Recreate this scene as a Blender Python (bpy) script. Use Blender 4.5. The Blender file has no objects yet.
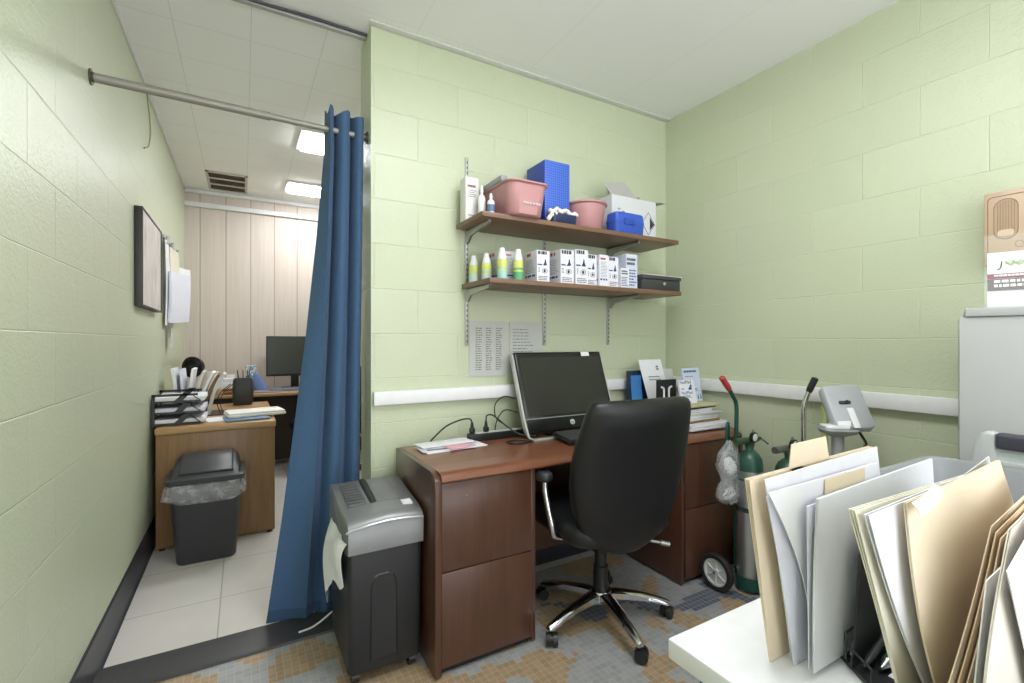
import bpy, bmesh, math, random
from mathutils import Vector, Matrix
random.seed(7)
PI = math.pi
C = bpy.context.scene.collection

# ------------------------------------------------------------------ materials
def lin(c):
    c = c / 255.0
    return c / 12.92 if c <= 0.04045 else ((c + 0.055) / 1.055) ** 2.4
def rgb(c): return (lin(c[0]), lin(c[1]), lin(c[2]), 1.0)

class NT:
    def __init__(self, name):
        self.m = bpy.data.materials.new(name); self.m.use_nodes = True
        self.t = self.m.node_tree; self.b = self.t.nodes['Principled BSDF']
    def n(self, typ, props=None, **inp):
        nd = self.t.nodes.new(typ)
        for k, v in (props or {}).items(): setattr(nd, k, v)
        for k, v in inp.items():
            key = int(k[1:]) if k[0] == 'i' and k[1:].isdigit() else k.replace('_', ' ')
            self.set(nd.inputs[key], v)
        return nd
    def set(self, sock, v):
        if isinstance(v, bpy.types.NodeSocket): self.t.links.new(v, sock)
        else: sock.default_value = v
    def math(self, op, a, b=None, c=None):
        nd = self.t.nodes.new('ShaderNodeMath'); nd.operation = op
        for i, v in enumerate((a, b, c)):
            if v is not None: self.set(nd.inputs[i], v)
        return nd.outputs[0]
    def vmath(self, op, a, b=None):
        nd = self.t.nodes.new('ShaderNodeVectorMath'); nd.operation = op
        self.set(nd.inputs[0], a)
        if b is not None: self.set(nd.inputs[1], b)
        return nd.outputs[0]
    def mix(self, fac, a, b, mode='MIX'):
        nd = self.t.nodes.new('ShaderNodeMix'); nd.data_type = 'RGBA'; nd.blend_type = mode
        self.set(nd.inputs[0], fac); self.set(nd.inputs[6], a); self.set(nd.inputs[7], b)
        return nd.outputs[2]
    def ramp(self, fac, stops, interp='LINEAR'):
        nd = self.t.nodes.new('ShaderNodeValToRGB'); cr = nd.color_ramp; cr.interpolation = interp
        while len(cr.elements) < len(stops): cr.elements.new(0.5)
        for e, (p, col) in zip(cr.elements, stops): e.position = p; e.color = col
        self.set(nd.inputs[0], fac)
        return nd.outputs[0]
    def obj(self): return self.n('ShaderNodeTexCoord').outputs['Object']
    def pos(self): return self.n('ShaderNodeNewGeometry').outputs['Position']
    def noise(self, vec, scale, detail=3.0, rough=0.5, dist=0.0):
        return self.n('ShaderNodeTexNoise', Vector=vec, Scale=scale, Detail=detail, Roughness=rough, Distortion=dist).outputs[0]
    def bump(self, h, strength=0.3, dist=0.002, normal=None):
        nd = self.n('ShaderNodeBump', Height=h, Strength=strength, Distance=dist)
        if normal is not None: self.set(nd.inputs['Normal'], normal)
        return nd.outputs[0]
    def out(self, **kw):
        for k, v in kw.items(): self.set(self.b.inputs[k.replace('_', ' ')], v)
        return self.m

_mc = {}
def M(name, col, rough=0.5, metal=0.0, var=0.06, scale=25.0, bump=0.0, bscale=200.0, **kw):
    if name in _mc: return _mc[name]
    t = NT(name); o = t.obj(); c = rgb(col)
    f = t.noise(o, scale)
    d = tuple(x * (1 - var) for x in c[:3]) + (1,); l = tuple(min(1, x * (1 + var)) for x in c[:3]) + (1,)
    t.out(Base_Color=t.mix(f, d, l), Roughness=rough, Metallic=metal)
    if bump: t.out(Normal=t.bump(t.noise(o, bscale), bump, 0.001))
    t.out(**kw)
    _mc[name] = t.m
    return t.m

def mat_block(name, axis, z0, h, x0, L=0.41, col=(203, 210, 183)):
    t = NT(name)
    sep = t.n('ShaderNodeSeparateXYZ', Vector=t.pos())
    a = t.math('SUBTRACT', sep.outputs[axis], x0); b = t.math('SUBTRACT', sep.outputs[2], z0)
    v = t.n('ShaderNodeCombineXYZ', X=a, Y=b).outputs[0]
    wob = t.n('ShaderNodeTexNoise', Vector=t.pos(), Scale=9.0, Detail=2.0)
    v = t.vmath('ADD', v, t.vmath('MULTIPLY', t.vmath('SUBTRACT', wob.outputs[1], (0.5, 0.5, 0.5)), (0.006, 0.005, 0)))
    br = t.n('ShaderNodeTexBrick', {'offset': 0.5, 'offset_frequency': 2}, Vector=v, Color1=(1, 1, 1, 1), Color2=(0.93, 0.94, 0.93, 1),
             Mortar=(0.95, 0.955, 0.95, 1), Scale=1.0, Mortar_Size=0.003, Mortar_Smooth=0.9, Bias=0.0, Brick_Width=L, Row_Height=h)
    big = t.noise(t.pos(), 1.3, 3.0)
    depth = t.math('MULTIPLY_ADD', t.noise(t.pos(), 4.0, 2.0), 1.2, 0.3)
    mort = t.math('MULTIPLY', br.outputs[1], depth)
    fine = t.noise(t.pos(), 95.0, 4.0, 0.6)
    mid = t.noise(t.pos(), 24.0, 3.0, 0.55)
    hgt = t.math('SUBTRACT', t.math('ADD', t.math('MULTIPLY', fine, 0.42), t.math('MULTIPLY', mid, 0.4)), t.math('MULTIPLY', mort, 0.45))
    base = t.mix(t.math('MULTIPLY', big, 0.5), rgb(col), rgb(tuple(c - 8 for c in col)))
    base = t.mix(0.55, base, br.outputs[0], 'MULTIPLY')
    base = t.mix(t.math('MULTIPLY', mort, 0.45), base, rgb((224, 229, 204)))  # highlight along the joints put into the colour, as if their edges catch light
    return t.out(Base_Color=base, Roughness=t.math('MULTIPLY_ADD', fine, 0.2, 0.24), Normal=t.bump(hgt, 1.0, 0.0035))

def mat_mosaic():
    t = NT('mosaic tile'); T = 0.0265
    p = t.vmath('SCALE', t.pos()); p.node.inputs['Scale'].default_value = 1 / T
    fl = t.vmath('FLOOR', p); fr = t.vmath('FRACTION', p)
    sep = t.n('ShaderNodeSeparateXYZ', Vector=fr)
    def edge(s):
        return t.math('MINIMUM', s, t.math('SUBTRACT', 1.0, s))
    e = t.math('MINIMUM', edge(sep.outputs[0]), edge(sep.outputs[1]))
    grout = t.math('SUBTRACT', 1.0, t.math('SMOOTH_MIN', 1.0, t.math('MULTIPLY', t.math('MAXIMUM', t.math('SUBTRACT', e, 0.022), 0.0), 30.0), 0.1))
    grout = t.math('MAXIMUM', grout, 0.0)
    wn = t.n('ShaderNodeTexWhiteNoise', {'noise_dimensions': '2D'}, Vector=fl)
    cell = t.vmath('SCALE', fl); cell.node.inputs['Scale'].default_value = T
    big = t.noise(t.vmath('ADD', cell, (3.7, 1.15, 0)), 3.1, 1.0, 0.4, 0.3)
    big = t.math('ADD', big, t.math('MULTIPLY', t.math('SUBTRACT', wn.outputs[0], 0.5), 0.03))
    zone = t.ramp(big, [(0.0, rgb((178, 150, 116))), (0.455, rgb((168, 170, 175))), (0.61, rgb((178, 151, 118)))], 'CONSTANT')
    # zig-zag bands of dark blue tiles
    sp = t.n('ShaderNodeSeparateXYZ', Vector=cell)
    diag = t.math('ADD', t.math('MULTIPLY', sp.outputs[0], 0.45), sp.outputs[1])
    wav = t.math('ADD', diag, t.math('MULTIPLY', t.math('SUBTRACT', t.noise(cell, 4.2, 1.0), 0.5), 0.42))
    band = t.math('FRACT', t.math('MULTIPLY', t.math('SUBTRACT', wav, 0.06), 1.55))
    isb = t.math('LESS_THAN', t.math('ABSOLUTE', t.math('SUBTRACT', band, 0.5)), 0.085)
    gate = t.math('GREATER_THAN', t.noise(t.vmath('ADD', cell, (9, 2, 4)), 2.2, 1.0), 0.30)
    isb = t.math('MULTIPLY', isb, gate)
    col = t.mix(isb, zone, rgb((92, 103, 128)))
    col = t.mix(1.0, col, t.ramp(wn.outputs[0], [(0, (0.78, 0.78, 0.80, 1)), (1, (1.0, 1.0, 1.0, 1))]), 'MULTIPLY')
    dirt = t.noise(t.pos(), 7.0, 4.0)
    col = t.mix(t.math('MULTIPLY', dirt, 0.25), col, rgb((140, 132, 120)))
    col = t.mix(t.math('MULTIPLY', grout, 0.75), col, rgb((186, 180, 168)))
    return t.out(Base_Color=col, Roughness=t.math('MULTIPLY_ADD', dirt, 0.25, 0.28), Normal=t.bump(t.math('SUBTRACT', t.math('MULTIPLY', wn.outputs[0], 0.2), grout), 0.35, 0.001))

def mat_grid(name, px, py, x0, y0, w, col, line, rough, var=8, mott=6.0, bdist=0.001):
    t = NT(name)
    sep = t.n('ShaderNodeSeparateXYZ', Vector=t.pos())
    def ed(s, o, p):
        f = t.math('FRACT', t.math('DIVIDE', t.math('SUBTRACT', s, o), p))
        return t.math('MULTIPLY', t.math('MINIMUM', f, t.math('SUBTRACT', 1.0, f)), p)
    e = t.math('MINIMUM', ed(sep.outputs[0], x0, px), ed(sep.outputs[1], y0, py))
    g = t.math('SUBTRACT', 1.0, t.math('MINIMUM', 1.0, t.math('DIVIDE', e, w)))
    n = t.noise(t.pos(), mott, 5.0, 0.6)
    base = t.mix(n, rgb(tuple(c - var for c in col)), rgb(tuple(min(255, c + var) for c in col)))
    return t.out(Base_Color=t.mix(g, base, rgb(line)), Roughness=rough, Normal=t.bump(t.math('SUBTRACT', t.math('MULTIPLY', n, 0.15), g), 0.4, bdist))

def mat_wood(name, c1, c2, rough, axis='X', scale=5.0, stretch=18.0, coat=0.0, world=False):
    t = NT(name)
    s = {'X': (1, stretch, stretch), 'Y': (stretch, 1, stretch), 'Z': (stretch, stretch, 1)}[axis]
    v = t.vmath('MULTIPLY', t.pos() if world else t.obj(), s)
    n = t.noise(v, scale * 0.35, 5.0, 0.6, 0.6)
    n2 = t.noise(v, scale * 2.0, 3.0)
    f = t.math('ADD', t.math('MULTIPLY', n, 0.7), t.math('MULTIPLY', n2, 0.3))
    c = t.ramp(f, [(0.3, rgb(c1)), (0.7, rgb(c2))])
    return t.out(Base_Color=c, Roughness=rough, Coat_Weight=coat, Coat_Roughness=0.12, Normal=t.bump(n2, 0.06, 0.001))

def mat_panel():
    t = NT('wood wall panelling')
    sep = t.n('ShaderNodeSeparateXYZ', Vector=t.pos())
    f = t.math('FRACT', t.math('DIVIDE', t.math('ADD', sep.outputs[0], 0.143), 0.2095))
    e = t.math('MULTIPLY', t.math('MINIMUM', f, t.math('SUBTRACT', 1.0, f)), 0.2095)
    g = t.math('SUBTRACT', 1.0, t.math('MINIMUM', 1.0, t.math('DIVIDE', e, 0.006)))
    v = t.vmath('MULTIPLY', t.pos(), (26, 26, 1.0))
    n = t.noise(v, 1.6, 6.0, 0.65, 0.8)
    idx = t.n('ShaderNodeTexWhiteNoise', {'noise_dimensions': '1D'}, W=t.math('FLOOR', t.math('DIVIDE', t.math('ADD', sep.outputs[0], 0.143), 0.2095)))
    base = t.ramp(n, [(0.3, rgb((205, 192, 183))), (0.7, rgb((217, 206, 198)))])
    base = t.mix(t.math('MULTIPLY', idx.outputs[0], 0.3), base, rgb((210, 196, 185)))
    return t.out(Base_Color=t.mix(t.math('MULTIPLY', g, 0.8), base, rgb((128, 108, 92))), Roughness=0.45, Normal=t.bump(g, 0.5, -0.003))

def mat_fabric(name, c, weave=900.0):
    t = NT(name); o = t.obj()
    n = t.noise(o, 60.0, 4.0, 0.7); n2 = t.noise(t.vmath('MULTIPLY', o, (1, 1, 0.15)), weave, 2.0)
    c1 = tuple(max(0, x - 14) for x in c); c2 = tuple(x + 12 for x in c)
    return t.out(Base_Color=t.mix(t.math('MULTIPLY_ADD', n2, 0.5, t.math('MULTIPLY', n, 0.5)), rgb(c1), rgb(c2)), Roughness=0.85, Sheen_Weight=0.1,
                 Normal=t.bump(t.math('ADD', n, n2), 0.3, 0.001))

def mat_clear(name, col, alpha, rough=0.25, crinkle=0.5, cscale=45.0):
    t = NT(name); o = t.obj()
    n = t.n('ShaderNodeTexVoronoi', {'feature': 'DISTANCE_TO_EDGE'}, Vector=o, Scale=cscale).outputs[0]
    w = t.noise(o, cscale * 0.8, 4.0)
    a = t.math('MULTIPLY_ADD', w, 0.5, alpha - 0.25)
    return t.out(Base_Color=rgb(col), Roughness=rough, Alpha=a, Normal=t.bump(t.math('ADD', n, w), crinkle, 0.006))

def mat_paint(name, col, rough=0.3, metal=0.0, **kw):
    return M(name, col, rough, metal, var=0.03, scale=8.0, **kw)

def mat_emit(name, strength):
    t = NT(name)
    n = t.noise(t.obj(), 120.0)
    return t.out(Base_Color=(0.9, 0.9, 0.9, 1), Emission_Color=(0.97, 0.985, 1.0, 1), Emission_Strength=t.math('MULTIPLY_ADD', n, 0.1 * strength, strength * 0.95))

# ------------------------------------------------------------------ mesh builder
class B:
    def __init__(self): self.v = []; self.f = []; self.m = []; self.cur = 0
    def raw(self, vs, fs):
        k = len(self.v); self.v += [Vector(p) for p in vs]
        for f in fs: self.f.append(tuple(i + k for i in f)); self.m.append(self.cur)
        return self
    def bm(self, bm, mx=None):
        if mx is not None: bmesh.ops.transform(bm, matrix=mx, verts=bm.verts)
        bm.verts.index_update()
        self.raw([v.co.copy() for v in bm.verts], [[v.index for v in f.verts] for f in bm.faces]); bm.free()
        return self
    def box(self, x0, x1, y0, y1, z0, z1, bev=0.0, seg=2, mx=None, edges=None):
        bm = bmesh.new(); bmesh.ops.create_cube(bm, size=1)
        for v in bm.verts:
            v.co = Vector(((x0 + x1) / 2 + v.co.x * (x1 - x0), (y0 + y1) / 2 + v.co.y * (y1 - y0), (z0 + z1) / 2 + v.co.z * (z1 - z0)))
        if bev:
            es = bm.edges[:] if edges is None else [e for e in bm.edges if edges(e)]
            bmesh.ops.bevel(bm, geom=es, offset=bev, segments=seg, profile=0.5, affect='EDGES')
        return self.bm(bm, mx)
    def prism(self, poly, axis, a, b, bev=0.0, seg=2, mx=None):
        """poly: 2D points; extruded along axis from a to b. x:(y,z) y:(x,z) z:(x,y)"""
        bm = bmesh.new()
        def P(p, h): return {'x': (h, p[0], p[1]), 'y': (p[0], h, p[1]), 'z': (p[0], p[1], h)}[axis]
        n = len(poly)
        lo = [bm.verts.new(P(p, a)) for p in poly]; hi = [bm.verts.new(P(p, b)) for p in poly]
        bm.faces.new(lo); bm.faces.new(hi[::-1])
        for i in range(n): bm.faces.new((lo[i], hi[i], hi[(i + 1) % n], lo[(i + 1) % n]))
        bmesh.ops.recalc_face_normals(bm, faces=bm.faces)
        if bev: bmesh.ops.bevel(bm, geom=[e for e in bm.edges if len(e.link_faces) == 2 and e.calc_face_angle() > 0.5], offset=bev, segments=seg, profile=0.5, affect='EDGES')
        return self.bm(bm, mx)
    def loft(self, rings, cap=True, closed=True):
        n = len(rings[0]); vs = [p for r in rings for p in r]; fs = []
        for i in range(len(rings) - 1):
            for j in range(n if closed else n - 1):
                a, b = i * n + j, i * n + (j + 1) % n
                fs.append((a, b, b + n, a + n))
        if cap and closed: fs += [tuple(range(n))[::-1], tuple((len(rings) - 1) * n + j for j in range(n))]
        return self.raw(vs, fs)
    def lathe(self, prof, seg=24, mx=None, cap=True):
        rings = []
        for r, z in prof:
            ring = [Vector((r * math.cos(2 * PI * j / seg), r * math.sin(2 * PI * j / seg), z)) for j in range(seg)]
            rings.append([mx @ p for p in ring] if mx is not None else ring)
        return self.loft(rings, cap)
    def cyl(self, p0, p1, r0, r1=None, seg=16):
        return self.tube([p0, p1], [r0, r0 if r1 is None else r1], seg)
    def tube(self, pts, r, seg=10):
        pts = [Vector(p) for p in pts]; n = len(pts)
        rs = r if isinstance(r, (list, tuple)) else [r] * n
        T = []
        for i in range(n):
            a, b = pts[max(i - 1, 0)], pts[min(i + 1, n - 1)]
            T.append((b - a).normalized())
        u = T[0].orthogonal().normalized(); rings = []
        for i in range(n):
            u = (u - T[i] * u.dot(T[i])).normalized(); w = T[i].cross(u)
            rings.append([pts[i] + (u * math.cos(2 * PI * j / seg) + w * math.sin(2 * PI * j / seg)) * rs[i] for j in range(seg)])
        return self.loft(rings)
    def sphere(self, c, r, sx=1, sy=1, sz=1, seg=16):
        bm = bmesh.new(); bmesh.ops.create_uvsphere(bm, u_segments=seg, v_segments=seg // 2 + 2, radius=r)
        return self.bm(bm, Matrix.Translation(c) @ Matrix.Diagonal((sx, sy, sz, 1)))
    def grid(self, fn, nu, nv, thick=0.0):
        """surface fn(u,v) -> point, u,v in 0..1, given a thickness"""
        P = [[Vector(fn(i / nu, j / nv)) for i in range(nu + 1)] for j in range(nv + 1)]
        w = nu + 1
        vs = [p for r in P for p in r]; fs = [(j * w + i, j * w + i + 1, (j + 1) * w + i + 1, (j + 1) * w + i) for j in range(nv) for i in range(nu)]
        if not thick: return self.raw(vs, fs)
        N = []
        for j in range(nv + 1):
            for i in range(nu + 1):
                a = P[j][min(i + 1, nu)] - P[j][max(i - 1, 0)]; b = P[min(j + 1, nv)][i] - P[max(j - 1, 0)][i]
                c = a.cross(b); N.append(c.normalized() if c.length > 1e-12 else Vector((0, 0, 1)))
        k = len(vs); vs2 = [p - n * thick for p, n in zip(vs, N)]
        fs2 = [tuple(i + k for i in f[::-1]) for f in fs]
        bd = [i for i in range(w)] + [j * w + nu for j in range(1, nv + 1)] + [nv * w + i for i in range(nu - 1, -1, -1)] + [j * w for j in range(nv - 1, 0, -1)]
        side = [(bd[(i + 1) % len(bd)], bd[i], bd[i] + k, bd[(i + 1) % len(bd)] + k) for i in range(len(bd))]
        return self.raw(vs + vs2, fs + fs2 + side)
    def quad_slab(self, a, b, c, d, n, t):
        a, b, c, d = map(Vector, (a, b, c, d)); n = Vector(n) * t
        return self.raw([a, b, c, d, a + n, b + n, c + n, d + n], [(3, 2, 1, 0), (4, 5, 6, 7), (0, 1, 5, 4), (1, 2, 6, 5), (2, 3, 7, 6), (3, 0, 4, 7)])
    def strokes(self, org, U, V, w, h, rows, seed=0, fill=0.8, lh=0.5, nrm=None, t=0.0004, word=0.06):
        """rows of short printed strokes, like small type"""
        rnd = random.Random(seed); org = Vector(org); U = Vector(U); V = Vector(V); n = Vector(nrm) if nrm else U.cross(V)
        step = h / rows
        for r in range(rows):
            x = 0.0; y = h - (r + 0.75) * step; end = w * rnd.uniform(fill * 0.7, fill)
            while x < end:
                l = min(w * word * rnd.uniform(0.6, 1.8), end - x)
                if l > w * 0.01:
                    a = org + U * x + V * y; b = a + U * l; c = b + V * step * lh; d = a + V * step * lh
                    self.quad_slab(a, b, c, d, n, t)
                x += l + w * word * 0.35
        return self
    def build(self, name, mats, parent=None, local=False, smooth=40):
        me = bpy.data.meshes.new(name); mx = WM[parent.name].inverted() if parent is not None and not local else None
        vs = [mx @ p for p in self.v] if mx is not None else self.v
        me.from_pydata([tuple(p) for p in vs], [], self.f)
        for m in (mats if isinstance(mats, (list, tuple)) else [mats]): me.materials.append(m)
        if len(me.materials) > 1: me.polygons.foreach_set('material_index', self.m)
        bm = bmesh.new(); bm.from_mesh(me); bmesh.ops.recalc_face_normals(bm, faces=bm.faces); bm.to_mesh(me); bm.free()
        if smooth:
            me.polygons.foreach_set('use_smooth', [True] * len(me.polygons)); me.set_sharp_from_angle(angle=math.radians(smooth))
        me.update()
        o = bpy.data.objects.new(name, me); C.objects.link(o)
        if parent is not None: o.parent = parent; WM[o.name] = WM[parent.name]
        else: WM[o.name] = Matrix.Identity(4)
        return o
WM = {}
def tag(o, label, cat, group=None):
    o['label'] = label; o['category'] = cat
    if group: o['group'] = group
    return o
def thing(name, label, cat, loc=(0, 0, 0), rz=0.0, group=None):
    o = bpy.data.objects.new(name, None); C.objects.link(o); o.empty_display_size = 0.05
    o.location = loc; o.rotation_euler = (0, 0, rz)
    WM[o.name] = Matrix.Translation(loc) @ Matrix.Rotation(rz, 4, 'Z')
    return tag(o, label, cat, group)
def solo(name, b, mats, label, cat, group=None, origin=None, smooth=40):
    """a thing that is one mesh, with its origin moved to its base"""
    if origin is None:
        xs = [p.x for p in b.v]; ys = [p.y for p in b.v]; zs = [p.z for p in b.v]
        origin = ((min(xs) + max(xs)) / 2, (min(ys) + max(ys)) / 2, min(zs))
    org = Vector(origin); b.v = [p - org for p in b.v]
    o = b.build(name, mats, None, smooth=smooth); o.location = org; WM[o.name] = Matrix.Translation(org)
    return tag(o, label, cat, group)
def struct(name, b, mats, smooth=30):
    o = b.build(name, mats, None, smooth=smooth); o['kind'] = 'structure'; return o
def copy_tree(o, parent=None):
    c = o.copy(); C.objects.link(c)
    if parent is not None: c.parent = parent
    for ch in list(o.children): copy_tree(ch, c)
    return c
def text(name, s, size, loc, rot, mat, parent=None, extrude=0.0004, align='LEFT', sx=1.0):
    cu = bpy.data.curves.new(name, 'FONT'); cu.body = s; cu.size = size; cu.extrude = extrude; cu.align_x = align; cu.resolution_u = 2
    cu.materials.append(mat)
    tmp = bpy.data.objects.new(name, cu); me = bpy.data.meshes.new_from_object(tmp); me.name = name
    bpy.data.objects.remove(tmp); bpy.data.curves.remove(cu)
    if not me.materials: me.materials.append(mat)
    o = bpy.data.objects.new(name, me); C.objects.link(o)
    mx = Matrix.Translation(loc) @ rot.to_4x4() @ Matrix.Diagonal((sx, 1, 1, 1))
    if parent is not None:
        o.parent = parent; mx = WM[parent.name].inverted() @ mx
    o.matrix_basis = mx
    return o
def rotmat(U, V):
    U = Vector(U).normalized(); V = Vector(V); V = (V - U * V.dot(U)).normalized(); N = U.cross(V)
    return Matrix((U, V, N)).transposed()
FRONT = rotmat((1, 0, 0), (0, 0, 1))        # text read from -Y
def curve_pts(pts, n=6):
    """Catmull-Rom through the points"""
    P = [Vector(p) for p in pts]; P = [P[0] * 2 - P[1]] + P + [P[-1] * 2 - P[-2]]; out = []
    for i in range(1, len(P) - 2):
        for k in range(n):
            t = k / n; a, b, c, d = P[i - 1:i + 3]
            out.append(0.5 * ((2 * b) + (c - a) * t + (2 * a - 5 * b + 4 * c - d) * t * t + (3 * b - a - 3 * c + d) * t ** 3))
    return out + [P[-2]]

# ------------------------------------------------------------------ shared materials
black_plastic = M('black plastic', (30, 31, 33), 0.38)
dark_plastic = M('charcoal plastic', (52, 53, 56), 0.45, bump=0.05)
white_plastic = M('white plastic', (236, 236, 240), 0.35)
white_paper = M('white paper', (234, 234, 240), 0.7)
cool_paper = M('cool white paper', (224, 225, 238), 0.7)
grey_paper = M('grey white paper', (208, 208, 206), 0.7)
cream_paper = M('cream paper', (226, 220, 200), 0.7)
manila = M('manila card', (230, 214, 190), 0.65, var=0.04)
manila_deep = M('deep manila card', (216, 190, 156), 0.65)
ink = M('printing ink', (52, 52, 58), 0.6)
ink_grey = M('grey ink', (120, 120, 124), 0.6)
blue_ink = M('blue ink', (52, 72, 130), 0.6)
navy = M('navy plastic', (34, 48, 86), 0.4)
red_ink = M('red ink', (176, 60, 60), 0.5)
chrome = M('chrome', (210, 210, 214), 0.12, 1.0)
steel = M('brushed steel', (176, 178, 180), 0.32, 1.0)
alum = M('brushed aluminium', (186, 189, 194), 0.34, 0.9)
zinc = M('zinc strip', (190, 191, 188), 0.4, 0.6)
rubber = M('black rubber', (34, 34, 36), 0.65)
green_paint = M('dark green enamel', (26, 74, 66), 0.3)
light_grey = mat_paint('light grey enamel', (170, 171, 172), 0.45)
mid_grey = M('mid grey plastic', (150, 152, 155), 0.45)
silver_plastic = M('silver plastic', (134, 135, 137), 0.35, 0.35)
cherry = mat_wood('cherry veneer', (72, 46, 35), (92, 59, 45), 0.32, 'Z', 4.0, 14.0, 0.25)
cherry_top = mat_wood('cherry veneer top', (110, 66, 46), (132, 82, 58), 0.28, 'X', 4.0, 14.0, 0.3)
shelf_wood = mat_wood('walnut shelf board', (104, 76, 58), (132, 100, 78), 0.4, 'X', 5.0, 16.0)
oak = mat_wood('oak veneer', (122, 92, 60), (150, 116, 78), 0.4, 'Z', 5.0, 12.0)
oak_top = mat_wood('oak veneer top', (166, 130, 88), (186, 150, 106), 0.35, 'X', 5.0, 12.0)
dark_wood = mat_wood('dark brown laminate', (58, 44, 40), (72, 55, 49), 0.45, 'X', 4.0, 12.0)
pink = M('dusty pink plastic', (190, 140, 142), 0.38)
blue_card = M('blue plastic', (52, 88, 190), 0.42)
clear_bag = mat_clear('clear plastic bag', (236, 238, 242), 0.27, 0.18, 0.5, 30.0)
white_bag = mat_clear('thin white bag', (238, 238, 240), 1.0, 0.4, 0.6, 25.0)
acrylic = M('clear acrylic', (236, 242, 242), 0.08, Alpha=0.07)

# ------------------------------------------------------------------ the setting
XL, XR, YB, YBB, YF, ZC = -0.475, 2.39, 2.16, 2.364, 5.32, 2.65
Y0 = -1.7
struct('floor', B().box(XL, XR, Y0, 2.10, -0.1, 0), mat_mosaic())
struct('floor_back', B().box(XL, XR, 2.10, YF, -0.1, 0.0), mat_grid('pale floor tile', 0.44, 0.435, -0.092, 2.63, 0.0035, (214, 209, 205), (140, 136, 132), 0.3, 9, 5.0))
struct('wall_left', B().box(XL - 0.1, XL, Y0, YF + 0.1, -0.1, ZC + 0.1), mat_block('painted block left', 1, 1.247 - 0.211 * 8, 0.211, 1.645 - 0.205))
struct('wall_right', B().box(XR, XR + 0.1, Y0, YF + 0.1, -0.1, ZC + 0.1), mat_block('painted block right', 1, 1.232 - 0.2055 * 8, 0.2055, 0.632))
struct('wall_back', B().box(0.502, XR, YB, YBB, 0, ZC), mat_block('painted block back', 0, 1.256 - 0.205 * 8, 0.205, 0.722 - 0.205))
struct('wall_far', B().box(XL - 0.1, XR + 0.1, YF, YF + 0.1, -0.1, ZC + 0.1), mat_panel())
struct('ceiling', B().box(XL - 0.1, XR + 0.1, Y0, 2.25, ZC, ZC + 0.1), mat_grid('near ceiling tile', 0.61, 1.22, 0.09, 0.86, 0.0016, (244, 244, 244), (222, 222, 220), 0.8, 2, 3.0, 0.0003))
struct('ceiling_far', B().box(XL - 0.1, XR + 0.1, 2.25, YF + 0.1, ZC, ZC + 0.1), mat_grid('far ceiling tile', 0.305, 0.305, -0.273, 2.56, 0.0020, (244, 244, 243), (205, 205, 203), 0.8, 2, 3.0, 0.0004))
black_base = M('black vinyl base', (46, 47, 58), 0.35)
base_prof = [(XL, 0), (XL + 0.022, 0), (XL + 0.016, 0.006), (XL + 0.010, 0.02), (XL + 0.008, 0.14), (XL + 0.005, 0.145), (XL, 0.145)]
struct('baseboard_left', B().prism(base_prof, 'y', Y0, YF), black_base)
struct('baseboard_back', B().box(0.494, XR, YB - 0.008, YB, 0, 0.10, 0.003).box(0.494, 0.502, YB - 0.008, YBB, 0, 0.10, 0.003), black_base)
struct('baseboard_right', B().box(XR - 0.008, XR, Y0, YB - 0.008, 0, 0.10, 0.003), black_base)
t_ = NT('worn black threshold'); o_ = t_.pos()
scr = t_.ramp(t_.noise(t_.vmath('MULTIPLY', o_, (20, 60, 20)), 2.2, 6.0, 0.75), [(0.62, (0, 0, 0, 1)), (0.72, (1, 1, 1, 1))])
t_.out(Base_Color=t_.mix(t_.math('MULTIPLY', scr, 0.35), rgb((58, 57, 60)), rgb((150, 148, 146))), Roughness=0.42)
struct('trim_1', B().prism([(2.088, 0), (2.09, 0.010), (2.10, 0.014), (2.255, 0.014), (2.264, 0.001), (2.264, 0)], 'x', XL, 0.494), t_.m)
struct('trim_2', B().box(0.508, XR - 0.036, YB - 0.034, YB, 0.932, 0.994, 0.004), white_plastic)
struct('trim_3', B().box(XR - 0.036, XR, 0.25, YB, 0.934, 1.000, 0.004), white_plastic)
struct('trim_4', B().box(XL, XR, YF - 0.035, YF, 2.485, 2.530, 0.006), white_plastic)
struct('trim_5', B().box(XL, XR, YF - 0.03, YF, 2.615, ZC, 0.005), white_plastic)
struct('trim_6', B().box(XR - 0.022, XR, 1.18, 1.205, 0.10, 0.934, 0.004), M('deeper green strip', (176, 182, 132), 0.4))  # slim upright strip below the rail, a deeper green than the wall
struct('trim_7', B().box(XL, XL + 0.012, YBB, YF - 0.03, ZC - 0.018, ZC, 0.003).box(0.49, XR, YB - 0.04, YB, ZC - 0.004, ZC, 0.001), M('white ceiling trim', (222, 222, 220), 0.6))
struct('trim_8', B().box(XL, 0.50, 2.235, 2.262, ZC - 0.022, ZC, 0.004), M('grey ceiling channel', (176, 176, 174), 0.5, 0.3))
solo('power_cable', B().tube(curve_pts([(XL + 0.01, 2.226, ZC - 0.012), (-0.2, 2.222, ZC - 0.008), (0.02, 2.227, ZC - 0.014), (0.25, 2.224, ZC - 0.010), (0.50, 2.23, ZC - 0.008)]), 0.006, 8),
     M('dark cable', (58, 60, 66), 0.5), 'dark cable running along the ceiling above the doorway', 'cable')
solo('hanging_wire', B().tube(curve_pts([(XL + 0.012, 3.24, ZC - 0.01), (XL + 0.012, 3.30, 2.57), (XL + 0.010, 3.40, 2.45), (XL + 0.012, 3.33, 2.33), (XL + 0.012, 3.19, 2.265)]), 0.004, 6),
     M('olive wire', (150, 152, 112), 0.5), 'thin loose wire hanging from the ceiling edge on the left wall', 'wire')

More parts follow.
